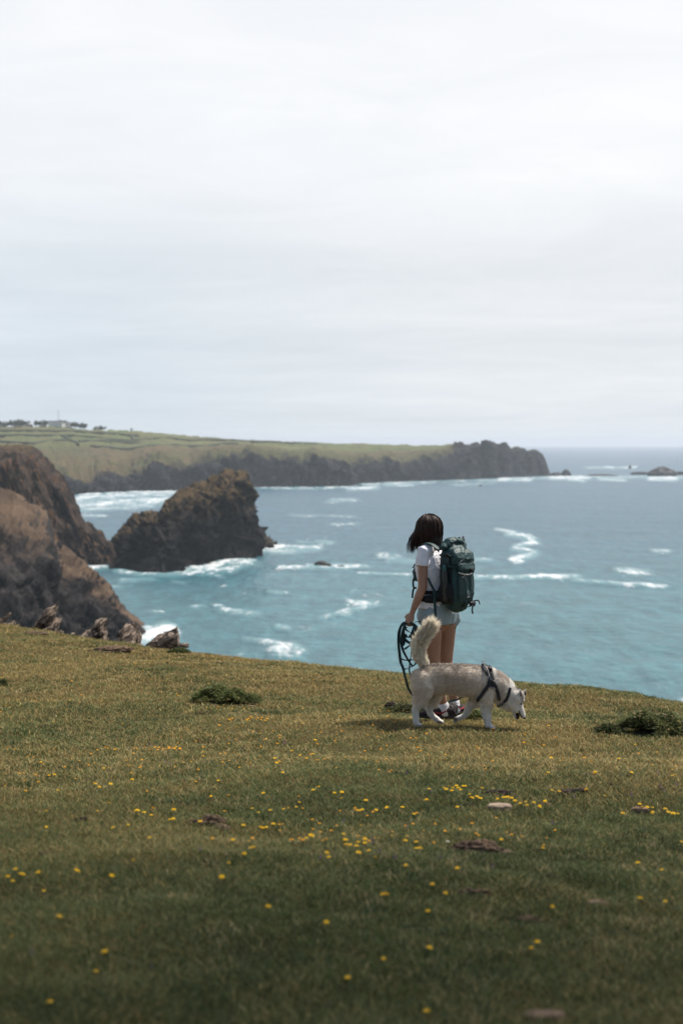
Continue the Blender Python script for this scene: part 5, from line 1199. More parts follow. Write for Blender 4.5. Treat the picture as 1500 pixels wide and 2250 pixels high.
for j, tt in enumerate(t):
    th_ = np.clip(0.12 + tt * 2.6, 0, 1.62)                        # down the skull first
    rx = np.where(th_ < 1.6, np.sin(th_), 1.0)
    down = np.clip((tt - 0.57) / 0.43, 0, 1)
    r_h = 0.088 + 0.010 * vnoise(np.stack([phi * 9, phi * 0 + tt, phi * 0], -1), 4) + 0.012 * g.random(NS) * tt
    q = hc + out * (r_h * rx)[:, None] * 1.0 + hu * (0.098 * math.cos(th_))
    q = q + np.abs(out @ hf)[:, None] * out * 0.012 * rx
    q = q - UP * (down * (lenz + 0.035 * np.clip((left - 0.62) / 0.38, 0, 1) * vnoise(np.stack([phi * 7, phi * 0, phi * 0], -1), 6)))[:, None]
    fl = down ** 1.5
    flap = np.clip((left - 0.62) / 0.38, 0, 1)
    lock = vnoise(np.stack([phi * 5.5, phi * 0, phi * 0], -1), 12)
    q = q + np.array([-1.0, 0.05, -0.10]) * (np.sin(np.clip(down * 1.25, 0, 1) * 1.57) * flap * (0.004 + 0.060 * lock ** 1.5 + 0.022 * g.random(NS) * lock))[:, None]
    q = q - np.array([1.0, 0, 0]) * (fl * 0.004)
    q = q - out * (np.clip(down - .55, 0, 1) * 0.050 * (1 - flap))[:, None]     # tips turn in
    pts[:, j] = q
pts += g.normal(size=(NS, 1, 3)) * 0.0022
pts[:, -1] += g.normal(size=(NS, 3)) * 0.007; pts[:, -2] += g.normal(size=(NS, 3)) * 0.003
wd = 0.0032 * (0.7 + 0.6 * g.random(NS)); T_ = np.gradient(pts, axis=1); side_ = np.cross(T_, out[:, None, :] + 0.4 * g.normal(size=(NS, 1, 3))); side_ /= np.linalg.norm(side_, axis=-1, keepdims=True) + 1e-9
tp_ = (1 - 0.75 * t ** 3)[None, :, None] * wd[:, None, None] * 0.5
Lp, Rp = pts - side_ * tp_, pts + side_ * tp_
V = np.stack([Lp, Rp], 2).reshape(-1, 3)
b0 = (np.arange(NS) * K * 2)[:, None] + (np.arange(K - 1) * 2)[None, :]
f = np.stack([b0, b0 + 1, b0 + 3, b0 + 2], -1).reshape(-1, 4)
cc = np.array([0.030, 0.014, 0.009]) * (0.35 + 1.1 * vnoise(np.stack([phi * 30, phi * 0, phi * 0], -1), 5)[:, None]) + np.array([0.035, 0.014, 0.006]) * (g.random((NS, 1)) ** 3)
o = mesh_np('hair_strands', V, f, m_hair, attrs={'col': np.repeat(cc, K * 2, 0)}); adopt(o, hair_root)

# ================================================================== BACKPACK
def pk_mat(name, col, fold=9, amt=0.012, rough=0.55):
    m, n, b, _ = new_mat(name); p = n.pos()
    f = n.noise(p, 14, 4); n.put(b.inputs['Base Color'], n.mix(n.sm(f, .3, .7), tuple(c * .86 for c in col), tuple(c * 1.14 for c in col)))
    b.inputs['Roughness'].default_value = rough; b.inputs['Specular IOR Level'].default_value = 0.45
    w1 = n.noise(n.mapping(p, scale=(1, 1, .6), rot=(.4, .2, 0)), fold, 4, .6, 1.0)
    n.put(b.inputs['Normal'], n.bump(n.noise(p, 500, 2), .25, .001, n.bump(w1, .9, amt))); return m
m_pk = pk_mat('teal_canvas', (0.016, 0.056, 0.056)); m_pk2 = pk_mat('dark_teal_canvas', (0.010, 0.030, 0.032)); m_blk = pk_mat('black_mesh', (0.007, 0.008, 0.010), 40, .004, .8)
m_web = pk_mat('teal_webbing', (0.016, 0.046, 0.050), 60, .002, .7); m_buck = simple('black_buckle', (0.015, 0.015, 0.017), 0.4, .1); m_white_p = simple('logo_print', (0.55, 0.62, 0.62), 0.7, .05); m_steel = simple('steel', (0.5, 0.5, 0.5), 0.3, .1, metal=.9)
OUT = -FW
pb = P1(690, 868, -0.07)                     # bottom of the outer face
pack = thing('backpack', 'large teal green hiking backpack with roll top worn by the woman', 'backpack', tuple(pb))
AXP = np.stack([RT, OUT, UP])
lean = UP * 1.0 + OUT * -0.035; 
def KP(a, b_, c_):
    """pack frame: a to her right, b outwards from her back, c up from the bottom"""
    return pc0 + RT * a + OUT * b_ + UP * (c_ * 0.93 + 0.042) - OUT * (0.05 * c_)
pc0 = P1(512, 884) + OUT * 0.212 + RT * 0.018      # centre of the underside
def sect(zs, wa, db_, off=None, n=36, sq=.62):
    off = off or [0] * len(zs)
    return MB().tube([KP(0, o_, z_) for z_, o_ in zip(zs, off)], wa, db_, side=RT, n=n, sq=sq)
mb = sect([0.0, .03, .10, .22, .34, .42, .47, .50], [.088, .106, .114, .114, .112, .108, .100, .082], [.062, .075, .084, .084, .082, .080, .068, .046], [0, .004, .006, .008, .006, .0, -.006, -.01])
V, fs = fuse(mb, .005, 3); N = vnormals(V, fs)
V = V + N * ((fbm(V * np.array([14, 14, 9]) + 2, 4, 25, ridged=True) - .55) * .016 + (fbm(V * 6, 2, 27) - .5) * .012)[:, None]
mbo = mesh_np('main_bag', V, fs, m_pk); adopt(mbo, pack)
# roll top: rolled fabric across the top with cinched ends
V = MB().tube([KP(-.115, -.015, .495), KP(-.06, -.01, .530), KP(0, -.006, .540), KP(.06, -.01, .532), KP(.118, -.015, .50)], [.030, .042, .046, .042, .026], [.020, .028, .030, .028, .018], side=OUT, n=20)
v, ff = fuse(V, .005, 2); nn = vnormals(v, ff); v = v + nn * ((fbm(v * 28 + 5, 4, 35, ridged=True) - .5) * .022)[:, None]
o = mesh_np('roll_top', v, ff, m_pk); adopt(o, pack)
MB().tube([KP(.085, .02, .545), KP(.105, .0, .560), KP(.12, -.02, .548)], [.014, .018, .012], [.01, .012, .01], side=UP, n=8).build('buckle', m_buck, pack)
MB().tube([KP(.04, .085, .45), KP(.06, .05, .53), KP(.06, .0, .572), KP(.055, -.06, .53)], [.010] * 4, [.0025] * 4, side=RT, n=8, sq=.5).build('top_strap', m_web, pack)
# upper flap pocket with curved zip
V = MB().tube([KP(-.01, .085, .345), KP(-.005, .09, .395), KP(0, .080, .435), KP(0, .060, .47)], [.105, .110, .108, .09], [.016, .030, .026, .014], side=RT, n=26, sq=.6)
v, ff = fuse(V, .005, 2); nn = vnormals(v, ff); v = v + nn * ((fbm(v * 18 + 1, 3, 36, ridged=True) - .5) * .016)[:, None]
o = mesh_np('upper_pocket', v, ff, m_pk); adopt(o, pack)
za = np.linspace(0.12, math.pi - .12, 18)
MB().tube(np.array([KP(-.0 + .088 * math.cos(a), .122 - .010 * abs(math.cos(a)), .335 + .062 * math.sin(a)) for a in za]), .0035, .0025, side=UP, n=6).build('zip', m_steel, o)
V = MB().tube([KP(0.01, .098, .27), KP(0.01, .108, .31), KP(0.01, .100, .345), KP(0.01, .092, .375)], [.088, .096, .094, .075], [.012, .024, .024, .012], side=RT, n=24, sq=.6)
v, ff = fuse(V, .005, 2); nn = vnormals(v, ff); v = v + nn * ((fbm(v * 20 + 1, 3, 39, ridged=True) - .5) * .012)[:, None]
o = mesh_np('lower_pocket', v, ff, m_pk2 if False else m_pk); adopt(o, pack)
MB().tube([KP(-.088, .108, .283), KP(-.05, .126, .268), KP(0, .130, .262), KP(.05, .126, .27)], [.007] * 4, [.003] * 4, side=UP, n=6).build('flap_edge', m_steel, o)
# front panel seams
V = MB().tube([KP(0.01, .082, .03), KP(0.01, .094, .10), KP(0.01, .098, .18), KP(0.01, .094, .26)], [.080, .092, .094, .088], [.010, .016, .016, .012], side=RT, n=24, sq=.6)
v, ff = fuse(V, .005, 2); nn = vnormals(v, ff); v = v + nn * ((fbm(v * np.array([20, 20, 8]) + 7, 3, 38, ridged=True) - .55) * .014)[:, None]
front = mesh_np('front_panel', v, ff, m_pk); adopt(front, pack)
MB().tube([KP(-.070, .090, .255), KP(-.045, .112, .24), KP(-.02, .118, .262)], [.005] * 3, [.003] * 3, side=UP, n=6).build('pull_tab', m_steel, front)
# emblem: a drop shaped ring round a small tent, and the bar of lettering beneath
ec = KP(.002, .1215, .105)
ring = np.array([ec + RT * (math.sin(a) * .0155 * (1 - .12 * math.cos(a))) + UP * (math.cos(a) * .0185) + OUT * .002 for a in np.linspace(0, 2 * math.pi, 24, endpoint=False)])
emb = MB().tube(ring, .0014, .0008, side=OUT, n=6, closed=True).build('emblem', m_white_p, pack)
mbt = MB().tube([ec + UP * .006 + OUT * .003, ec - UP * .009 - RT * .008 + OUT * .003], .0012, n=5).tube([ec + UP * .006 + OUT * .003, ec - UP * .009 + RT * .008 + OUT * .003], .0012, n=5)
mbt.build('tent_mark', m_white_p, emb)
mb = MB()
for i in range(6): mb.box(ec - UP * .030 + RT * (-.0135 + .0054 * i) + OUT * .003, (.0019, .0008, .0026), AXP)
mb.build('lettering', m_white_p, pack)
MB().tube([KP(-.088, -.012, .05), KP(-.096, -.012, .14), KP(-.096, -.012, .30), KP(-.090, -.014, .44)], [.055, .062, .062, .050], [.016, .022, .022, .016], side=OUT, n=20, sq=.6).build('side_wall', m_pk2, pack)
# side panel (her left), black mesh pocket, bottle
mb = MB().tube([KP(-.112, .0, .03), KP(-.122, .0, .08), KP(-.124, .0, .14), KP(-.120, .0, .17)], [.062, .070, .068, .060], [.020, .034, .036, .030], side=OUT, n=20, sq=.7)
v, ff = fuse(mb, .005, 2); nn = vnormals(v, ff); v = v + nn * ((fbm(v * 25, 3, 44) - .5) * .014)[:, None]
o = mesh_np('side_pocket', v, ff, m_blk); adopt(o, pack)
mb = MB().tube([KP(-.116, .045, .16), KP(-.116, .047, .30), KP(-.110, .040, .42)], [.010] * 3, [.0035] * 3, side=OUT, n=6, sq=.5); mb.build('compression_strap', m_blk, pack)
MB().tube([KP(-.132, -.05, .335), KP(-.134, -.01, .337), KP(-.132, .05, .335), KP(-.10, .10, .33)], [.008] * 4, [.0035] * 4, side=UP, n=6, sq=.5).build('compression_strap', m_web, pack)
MB().tube([KP(-.126, -.05, .425), KP(-.128, .0, .428), KP(-.118, .06, .42)], [.008] * 3, [.0035] * 3, side=UP, n=6, sq=.5).build('compression_strap', m_web, pack)
MB().box(KP(-.136, .022, .337), (.006, .016, .013), AXP).build('buckle', m_buck, pack)
MB().box(KP(-.130, .03, .427), (.006, .014, .012), AXP).build('buckle', m_buck, pack)
MB().box(KP(.04, .132, .30), (.020, .006, .013), AXP).build('buckle', m_buck, pack)
MB().tube([KP(.04, .13, .30), KP(.08, .118, .306), KP(.118, .07, .318), KP(.135, .03, .315), KP(.145, .045, .30)], [.008] * 5, [.003] * 5, side=UP, n=6, sq=.5).build('cross_strap', m_buck, pack)
MB().tube([KP(.105, .07, .43), KP(.126, .075, .41), KP(.130, .078, .38)], [.006] * 3, [.003] * 3, side=RT, n=6).build('pull_cord', m_web, pack)
MB().tube([KP(.13, .04, .24), KP(.145, .055, .235), KP(.142, .06, .22)], [.006] * 3, [.003] * 3, side=RT, n=6).build('pull_cord', m_web, pack)
m_bot = simple('dark_bottle', (0.050, 0.048, 0.045), 0.35, .1, 5); m_cap_ = simple('teal_cap', (0.04, 0.12, 0.12), .4, .1)
bt = thing('water_bottle', 'dark slim bottle with teal cap in the black side pocket of the backpack', 'bottle', tuple(KP(-.140, -.028, .10)))
MB().tube([KP(-.142, .012, .06), KP(-.142, .012, .20), KP(-.142, .012, .29), KP(-.142, .012, .305)], [.022, .022, .021, .014], n=18, side=RT).build('flask', m_bot, bt)
MB().tube([KP(-.142, .012, .30), KP(-.142, .012, .33)], [.018, .017], n=16, side=RT).build('cap', m_cap_, bt)
# bottom straps and dangling ends
for nm_, pth in (('bottom_strap', [KP(.0, .088, .05), KP(.0, .098, .012), KP(.0, .06, -.02), KP(0, .0, -.03)]), ('bottom_strap', [KP(.085, .080, .05), KP(.085, .092, .012), KP(.085, .055, -.02), KP(.085, 0, -.03)])):
    MB().tube(catmull(pth, 4), .010, .003, side=RT, n=6, sq=.5).build(nm_, m_web, pack)
MB().tube([KP(.055, .10, .02), KP(.056, .115, -.01), KP(.052, .112, -.045), KP(.054, .115, -.072)], [.010] * 4, [.003] * 4, side=RT, n=6, sq=.5).build('dangling_strap', m_web, pack)
MB().tube(catmull([KP(.10, .09, .03), KP(.125, .10, .035), KP(.145, .10, .028), KP(.150, .105, .012), KP(.148, .11, -.002)], 4), .0055, .003, side=UP, n=6, sq=.5).build('dangling_strap', m_buck, pack)
MB().tube([KP(.05, .10, .01), KP(.085, .10, .006), KP(.12, .08, .012)], [.018, .022, .014], [.014, .017, .012], side=UP, n=10).build('buckle', m_buck, pack)
# harness: padded shoulder straps, chest pouch in front of the arm, hip belt
ls = [KP(-.085, -.075, .47), P1(535, 400, -.16), P1(492, 366, -.135), P1(445, 352, -.10), P1(412, 368, -.03), P1(388, 430, .06), P1(372, 520, .10), P1(356, 600, .09), P1(352, 655, .06)]
MB().tube(catmull(ls, 5), .026, .007, side=RT, n=12, sq=.7).build('shoulder_strap', m_pk, pack)
rs = [KP(.085, -.10, .46), shr - RT * .035 + UP * .075 - FW * .02, shr - RT * .04 + FW * .06 + UP * .05, shr - RT * .05 + FW * .125 - UP * .08, chest + RT * .10 + FW * .13 - UP * .06]
MB().tube(catmull(rs, 5), .026, .009, side=RT, n=12, sq=.7).build('shoulder_strap', m_pk, pack)
MB().tube([KP(-.06, -.06, .50), P1(560, 372, -.1), P1(520, 385, -.105)], [.010] * 3, [.003] * 3, side=np.array([0, -1, .3]), n=6).build('load_lifter', m_web, pack)
MB().tube([P1(368, 545, .09), P1(350, 590, .10), P1(352, 650, .08)], [.030, .036, .022], [.020, .024, .014], side=FW, n=14).build('chest_pouch', m_pk2, pack)
MB().tube(catmull([P1(352, 512, .06), P1(338, 530, .07), P1(326, 552, .08)], 4), .007, .003, side=RT, n=6, sq=.5).build('chest_strap', m_web, pack)
MB().tube(catmull([P1(350, 618, .06), P1(330, 650, .06), P1(328, 700, .05), P1(334, 718, .05), P1(326, 745, .05), P1(320, 800, .05)], 5), .008, .003, side=np.array([1., -.2, 0]), n=6, sq=.5).build('dangling_strap', m_web, pack)
MB().tube([P1(330, 716, .04), P1(350, 720, .04)], [.010, .008], [.006] * 2, side=UP, n=8).build('buckle', m_buck, pack)
a = np.linspace(0, 2 * math.pi, 32, endpoint=False); hb = waist - UP * 0.055
MB().tube(np.array([hb + RT * .158 * math.sin(q) + FW * .118 * math.cos(q) + OUT * .01 for q in a]), .024, .009, side=UP, n=10, closed=True, sq=.7).build('hip_belt', m_blk, pack)
hb2 = waist - UP * 0.005
MB().tube(np.array([hb2 + RT * .152 * math.sin(q) + FW * .112 * math.cos(q) + OUT * .008 for q in a[:]]), .016, .006, side=UP, n=8, closed=True, sq=.7).build('waist_pad', m_blk, pack)
MB().tube([hb - RT * .165 + OUT * .05, hb - RT * .12 + OUT * .10, KP(-.11, -.07, .10)], [.030, .036, .032], [.014, .018, .014], side=UP, n=10).build('belt_wing', m_blk, pack)
MB().tube(catmull([P1(452, 640, -.17), P1(478, 700, -.185), P1(512, 760, -.19), P1(545, 800, -.18)], 5), .010, .003, side=np.array([1, -.1, .8]), n=6, sq=.5).build('lower_strap', m_web, pack)
MB().tube(catmull([P1(497, 735, -.19), P1(503, 800, -.20), P1(508, 900, -.205), P1(514, 990, -.20)], 5), .0105, .003, side=np.array([1, .1, 0]), n=6, sq=.5).build('hanging_strap', m_web, pack)
MB().tube([P1(513, 968, -.202), P1(515, 995, -.202)], .013, .005, side=np.array([1, .1, 0]), n=8).build('strap_end', m_buck, pack)

# ================================================================== LEASH
def P2(x_, y_, dd=-0.13):       # study of the hand and leash: 10.98x enlargement from (870, 1355)
    return W(870 + x_ / 10.98, 1355 + y_ / 10.98, DW + dd)
leash = thing('dog_leash', 'long teal webbing dog leash gathered in loops in the woman\'s left hand', 'leash', tuple(P2(260, 200)))
gl = np.random.default_rng(5)
loops = [
 [(250, 150), (180, 130), (110, 240), (60, 420), (55, 640), (80, 880), (110, 1100), (165, 1240), (230, 1500), (300, 1740), (400, 1900), (500, 1990), (640, 2080)],
 [(250, 165), (190, 150), (120, 300), (95, 520), (110, 700), (160, 840), (240, 980), (330, 1110), (395, 1190), (440, 1160), (485, 1100), (480, 1000), (440, 930), (400, 700), (430, 450), (470, 300), (430, 190), (330, 160)],
 [(240, 150), (160, 170), (75, 330), (50, 520), (70, 760), (100, 980), (150, 1030), (240, 1050), (340, 1050), (440, 1010), (470, 960), (420, 760), (380, 560), (420, 330), (450, 220), (380, 170)],
 [(270, 160), (210, 190), (180, 380), (165, 620), (170, 760), (210, 770), (280, 730), (360, 660), (430, 600), (520, 480), (540, 380), (500, 260), (440, 180)],
 [(250, 180), (205, 220), (150, 400), (130, 600), (150, 760), (230, 920), (300, 1030), (340, 1000), (370, 840), (375, 620), (380, 420), (430, 250), (440, 190)],
 [(230, 170), (200, 260), (190, 430), (230, 560), (300, 620), (390, 640), (450, 600), (500, 460), (480, 330), (430, 200)],
 [(240, 170), (140, 200), (80, 380), (90, 560), (150, 700), (190, 640), (205, 500), (210, 420), (250, 480), (310, 490), (360, 440), (400, 320), (430, 200)],
 [(250, 250), (220, 290), (270, 340), (340, 380), (400, 380), (450, 300), (440, 200)],
 [(395, 560), (380, 760), (370, 900), (340, 1050), (320, 1200), (320, 1330), (350, 1430), (400, 1500), (470, 1530), (560, 1530)],
 [(150, 1240), (230, 1265), (330, 1220), (420, 1180), (480, 1110), (492, 1040)],
 [(445, 130), (520, 122), (600, 128)],
]
for i, lp in enumerate(loops):
    k_ = len(lp); dpt = -0.13 + (gl.random() - .5) * 0.05
    pp = np.array([P2(a_, b__, dpt + 0.02 * math.sin(j * 1.3 + i) + (0.35 * max(0, (j - 8)) / 8 if i in (0, 8) else 0)) for j, (a_, b__) in enumerate(lp)])
    cp = catmull(pp, 6); tw = np.linspace(0, 2.5 + gl.random(), len(cp)) + gl.random() * 3
    sdv = np.stack([np.cos(tw), np.sin(tw) * .9, 0.25 * np.sin(tw * 1.7)], 1)
    MB().tube(cp, 0.0112 if i not in (8, 10) else .007, .0020, side=sdv, n=8, sq=.5).build('loop', m_web, leash)
MB().tube(catmull([P2(600, 2060, .2), P1(600, 1665, .1), P1(640, 1650, .05), P1(690, 1640, .0), P1(740, 1610, -.2), P1(800, 1560, -.35), P1(860, 1480, -.4), P1(905, 1350, -.53)], 5), .008, .0018, side=(0, 0, 1), n=8, sq=.5).build('lead_line', m_web, leash)

# ================================================================== THE DOG
DD = 11.95; SD = DD / F / 4.2857; TY = math.tan(R(11))
def DP(cx, cy, w=0.0):
    """point from the enlarged study of the dog (4.2857x from (850,1360)); w metres towards the viewer from its midline"""
    return W(850 + cx / 4.2857, 1360 + cy / 4.2857, DD - (cx - 650) * SD * TY - w)
def dpt(p):
    a, b_ = pix(p); return (a - 850) * 4.2857, (b_ - 1360) * 4.2857
LAT = np.array([math.sin(R(11)), -math.cos(R(11)) * -1, 0]); LAT = np.array([-math.sin(R(11)), -math.cos(R(11)), 0.0])   # towards the viewer, its right side
S_ = SD
g0 = DP(650, 1010); dogbase = np.array([g0[0], g0[1], float(G(g0[0], g0[1]))])
dog = thing('dog', 'cream and grey husky walking with its nose to the turf in front of the woman', 'dog', tuple(dogbase))
mb = MB()
# trunk: (cx, top y, bottom y, half width in metres)
TR = [(c_, t_, b_ - (30 if 540 < c_ < 960 else 6), w_) for c_, t_, b_, w_ in [(300, 470, 640, .050), (345, 440, 700, .082), (420, 425, 730, .100), (500, 425, 742, .098), (580, 428, 752, .100), (680, 432, 770, .112), (780, 436, 785, .122), (860, 440, 800, .122), (930, 452, 805, .116), (990, 480, 800, .105), (1035, 530, 775, .085)]]
mb.tube([DP(c_, (t_ + b_) / 2 - (17 if c_ > 420 and c_ < 980 else 8)) for c_, t_, b_, w_ in TR], [w_ for *_, w_ in TR], [(b_ - t_) / 2 * S_ * .96 for _, t_, b_, w_ in TR], side=LAT, n=30)
# neck (thick ruff) and head
mb.tube([DP(930, 570), DP(1010, 610), DP(1080, 665), DP(1140, 715), DP(1185, 750)], [.095, .094, .086, .076, .066], [.105, .112, .104, .088, .070], side=LAT, n=24)
mb.ball(DP(1205, 735), (.072, .070, .068), None, 24, 16)
mb.tube([DP(1150, 765), DP(1180, 805), DP(1208, 835)], [.078, .072, .052], [.078, .068, .046], side=LAT, n=22)           # cheeks
mb.tube([DP(1225, 775), DP(1248, 835), DP(1268, 885), DP(1281, 915), DP(1286, 928)], [.048, .034, .026, .021, .015], [.040, .027, .022, .019, .014], side=LAT, n=20)   # upper muzzle
mb.tube([DP(1190, 825), DP(1200, 870), DP(1209, 915), DP(1217, 940)], [.040, .026, .019, .012], [.030, .017, .012, .008], side=LAT, n=16)        # open lower jaw
mb.tube([DP(1262, 745, .02), DP(1280, 770, .02)], [.02, .014], n=10, side=LAT)
# legs: near hind, far hind, near fore, far fore (lifted)
def limb(pts, ra, rb): mb.tube([DP(*p_) for p_ in pts], ra, rb, side=LAT, n=18)
limb([(360, 560, .055), (350, 640, .068), (345, 710, .068), (315, 770, .066), (278, 822, .066), (262, 860, .066), (272, 930, .066), (276, 980, .066)], [.060, .060, .048, .038, .029, .025, .023, .024], [.085, .086, .070, .050, .034, .028, .025, .025])
limb([(277, 985, .066), (300, 992, .066), (322, 996, .066)], [.024, .027, .022], [.014, .013, .010])
limb([(440, 600, -.045), (440, 690, -.060), (440, 760, -.060), (412, 810, -.060), (395, 848, -.060), (408, 885, -.062), (440, 920, -.065), (478, 950, -.07)], [.060, .056, .042, .032, .026, .021, .020, .021], [.100, .085, .058, .040, .029, .024, .022, .021])
limb([(478, 948, -.07), (505, 962, -.07), (522, 968, -.07)], [.023, .025, .018], [.014, .013, .010])
limb([(935, 660, .060), (930, 750, .070), (928, 810, .068), (932, 880, .064), (945, 950, .062), (955, 995, .062)], [.052, .046, .036, .028, .024, .024], [.085, .066, .050, .036, .028, .026])
limb([(955, 1000, .062), (985, 1018, .062), (1012, 1032, .062), (1026, 1036, .062)], [.023, .026, .024, .016], [.020, .016, .012, .008])
limb([(880, 700, -.055), (840, 770, -.060), (795, 800, -.060), (768, 840, -.058), (745, 885, -.058), (722, 912, -.058)], [.050, .044, .034, .027, .021, .020], [.070, .054, .042, .031, .024, .020])
limb([(718, 912, -.058), (680, 925, -.056), (650, 940, -.056), (638, 960, -.056)], [.020, .022, .025, .016], [.020, .018, .016, .012])
# tail core
TAIL = [(368, 455), (338, 400), (306, 330), (303, 260), (326, 190), (360, 130), (392, 86), (412, 58)]
mb.tube([DP(a_, b_) for a_, b_ in TAIL], [.030, .036, .042, .044, .042, .036, .026, .010], side=LAT, n=16)
# ears
for w_, tipx, tipy in ((.050, 1256, 668), (-.048, 1296, 670)):
    e0 = DP(tipx - 24, tipy + 66, w_ * .95); tp2 = DP(tipx + (6 if w_ > 0 else 8), tipy - 8, w_ * 1.1)
    mb.tube([e0, e0 * .55 + tp2 * .45, tp2], [.024, .017, .004], [.011, .008, .003], side=np.array([1., 0, .1]), n=12)
V, fs = fuse(mb, 0.0050, 5)
N = vnormals(V, fs)
V = V + N * ((fbm(V * 22, 3, 55) - .5) * .010)[:, None]
N = vnormals(V, fs)

def fur_colour(p, rnd):
    cx, cy = dpt(p)
    cream = np.array([0.86, 0.75, 0.62]); white = np.array([0.86, 0.81, 0.74]); grey = np.array([0.11, 0.095, 0.085]); tan = np.array([0.46, 0.35, 0.25])
    top = np.interp(cx, [300, 420, 600, 860, 950, 1010, 1080, 1150, 1200, 1250, 1290], [480, 405, 415, 425, 440, 470, 510, 570, 610, 650, 680])
    dep = cy - top
    nz_ = fbm(p * np.array([16, 16, 30]), 4, 81)
    sad = np.clip(1.45 - (dep - 2) / (44 + 90 * (nz_ - .35)), 0, 1) * np.clip((cx - 330) / 60, 0, 1)
    flank = np.clip(1 - np.abs(dep - 150) / 150, 0, 1) * np.clip((cx - 380) / 120, 0, 1) * np.clip((900 - cx) / 150, 0, 1)
    c = cream[None] * np.ones((len(p), 1))
    fk = np.clip(flank * (nz_ + .35), 0, 1)[:, None] * .55; c = c * (1 - fk) + tan * fk
    low = np.clip((cy - 780) / 80, 0, 1)[:, None]; c = c * (1 - low) + white * low
    mixg = np.clip(sad * (0.35 + 1.0 * rnd), 0, 1)[:, None]
    c = c * (1 - mixg) + (grey * .9 + tan * .18) * mixg
    # collar of pale then darker band over the neck
    nk = np.clip(1 - np.abs(cx - (1085 + (cy - 600) * .10)) / 28, 0, 1) * np.clip((cy - 520) / 60, 0, 1) * np.clip((790 - cy) / 120, 0, 1)
    c = c * (1 - .45 * nk[:, None]) + tan * .35 * nk[:, None]
    sh_ = np.clip(1 - np.abs(cx - (1010 + (cy - 480) * .25)) / 24, 0, 1) * np.clip((640 - cy) / 60, 0, 1)
    c = c * (1 - .6 * sh_[:, None]) + white * (.6 * sh_)[:, None]
    # tail
    tl = (cx < 480) & (cy < 420) & (cx < 480 + 0 * cy)
    d_spot = np.hypot((cx - 412) / 22, (cy - 400) / 26)
    c = np.where((tl & (cy < 405))[:, None], (cream * .55 + white * .45) * (0.8 + 0.35 * nz_)[:, None], c)
    dk = np.clip(1.3 - d_spot, 0, 1)[:, None]; c = c * (1 - .8 * dk) + np.array([.03, .025, .025]) * .8 * dk
    # face: white with a grey mask line down the brow
    fc = cx > 1150
    br = np.clip(1 - np.hypot((cx - 1272) / 26, (cy - 735) / 60), 0, 1) + np.clip(1 - np.hypot((cx - 1240) / 60, (cy - 655) / 34), 0, 1)
    c = np.where(fc[:, None], white * .98 + cream * .02, c); c = np.where(fc[:, None], c * (1 - np.clip(br * 1.0, 0, .8)[:, None]) + grey * np.clip(br * 1.0, 0, .8)[:, None], c)
    cheek = fc * np.clip(1 - np.hypot((cx - 1175) / 50, (cy - 770) / 60), 0, 1) * .35
    c = c * (1 - cheek[:, None]) + tan * cheek[:, None]
    pad = np.clip(1.4 - np.hypot((cx - 640) / 22, (cy - 940) / 26), 0, 1) + np.clip(1.3 - np.hypot((cx - 490) / 30, (cy - 972) / 10), 0, 1)
    pad = np.clip(pad, 0, 1)[:, None]; c = c * (1 - .85 * pad) + np.array([.05, .03, .028]) * .85 * pad
    return np.clip(c, 0.01, 0.85)
m_fur = attr_mat('fur', 0.85, 0.15, varscale=45, bump=.004, bscale=160); m_furs = attr_mat('fur_strand', 0.8, 0.15, translucent=0.22)
body = mesh_np('body', V, fs, m_fur, attrs={'col': fur_colour(V, np.full(len(V), .5)) * .9}); adopt(body, dog)

def fur(name, cnt, weight, length, seed, lay, wid=0.0016):
    g = np.random.default_rng(seed)
    p, nn = surf_sample(V, fs, cnt, weight, g); cx, cy = dpt(p)
    fwd = DP(700, 600) - DP(600, 600); fwd /= np.linalg.norm(fwd)
    d_ = nn * lay[0] - fwd * lay[1] - UP * lay[2] + g.normal(size=nn.shape) * 0.16
    legm = (cy > 800)[:, None]; d_ = np.where(legm, nn * .25 - UP * .9 + g.normal(size=nn.shape) * .08, d_)
    hd_ = (cx > 1150)[:, None]; d_ = np.where(hd_, nn * .35 - (np.array([.35, 0, -.8])) * .8 + g.normal(size=nn.shape) * .1, d_)
    d_ /= np.linalg.norm(d_, axis=1, keepdims=True)
    L = length(cx, cy) * (0.6 + 0.7 * g.random(cnt))
    wv_ = np.cross(d_, g.normal(size=d_.shape)); wv_ /= np.linalg.norm(wv_, axis=1, keepdims=True)
    mid_ = p + d_ * (L * .5)[:, None]; tip = p + d_ * L[:, None] - UP * (L * .22)[:, None]
    clump = np.floor(p * 70) / 70; hsh = _hash(*(np.floor(p[:, i] * 60).astype(np.int64) for i in range(3)), 3)
    vv, ff = ribbons(p - nn * .002, mid_, tip, wid * (.7 + .7 * g.random(cnt)), wv_)
    col = fur_colour(p, g.random(cnt)) * (0.72 + 0.30 * hsh + 0.22 * g.random(cnt))[:, None]
    o = mesh_np(name, vv, ff, m_furs, attrs={'col': np.repeat(col, 5, 0)}, smooth=False); adopt(o, dog); return o
def tailmask(c):
    cx, cy = dpt(c); return ((cx < 475) & (cy < 430) & (cx - 300 < (470 - cy) * .6 + 60)).astype(float)
def blen(cx, cy):
    L = np.full(len(cx), .022); L = np.where(cx > 960, .026, L); L = np.where(cx > 1150, .009, L); L = np.where(cy > 820, .008, L)
    L = np.where((cy > 700) & (cy < 820) & (cx > 520) & (cx < 900), .014, L); L = np.where((cx < 420) & (cy > 430) & (cy < 760), .028, L); return L
fur('coat', 60000, lambda c: 1 - tailmask(c), blen, 9, (.30, .85, .25))
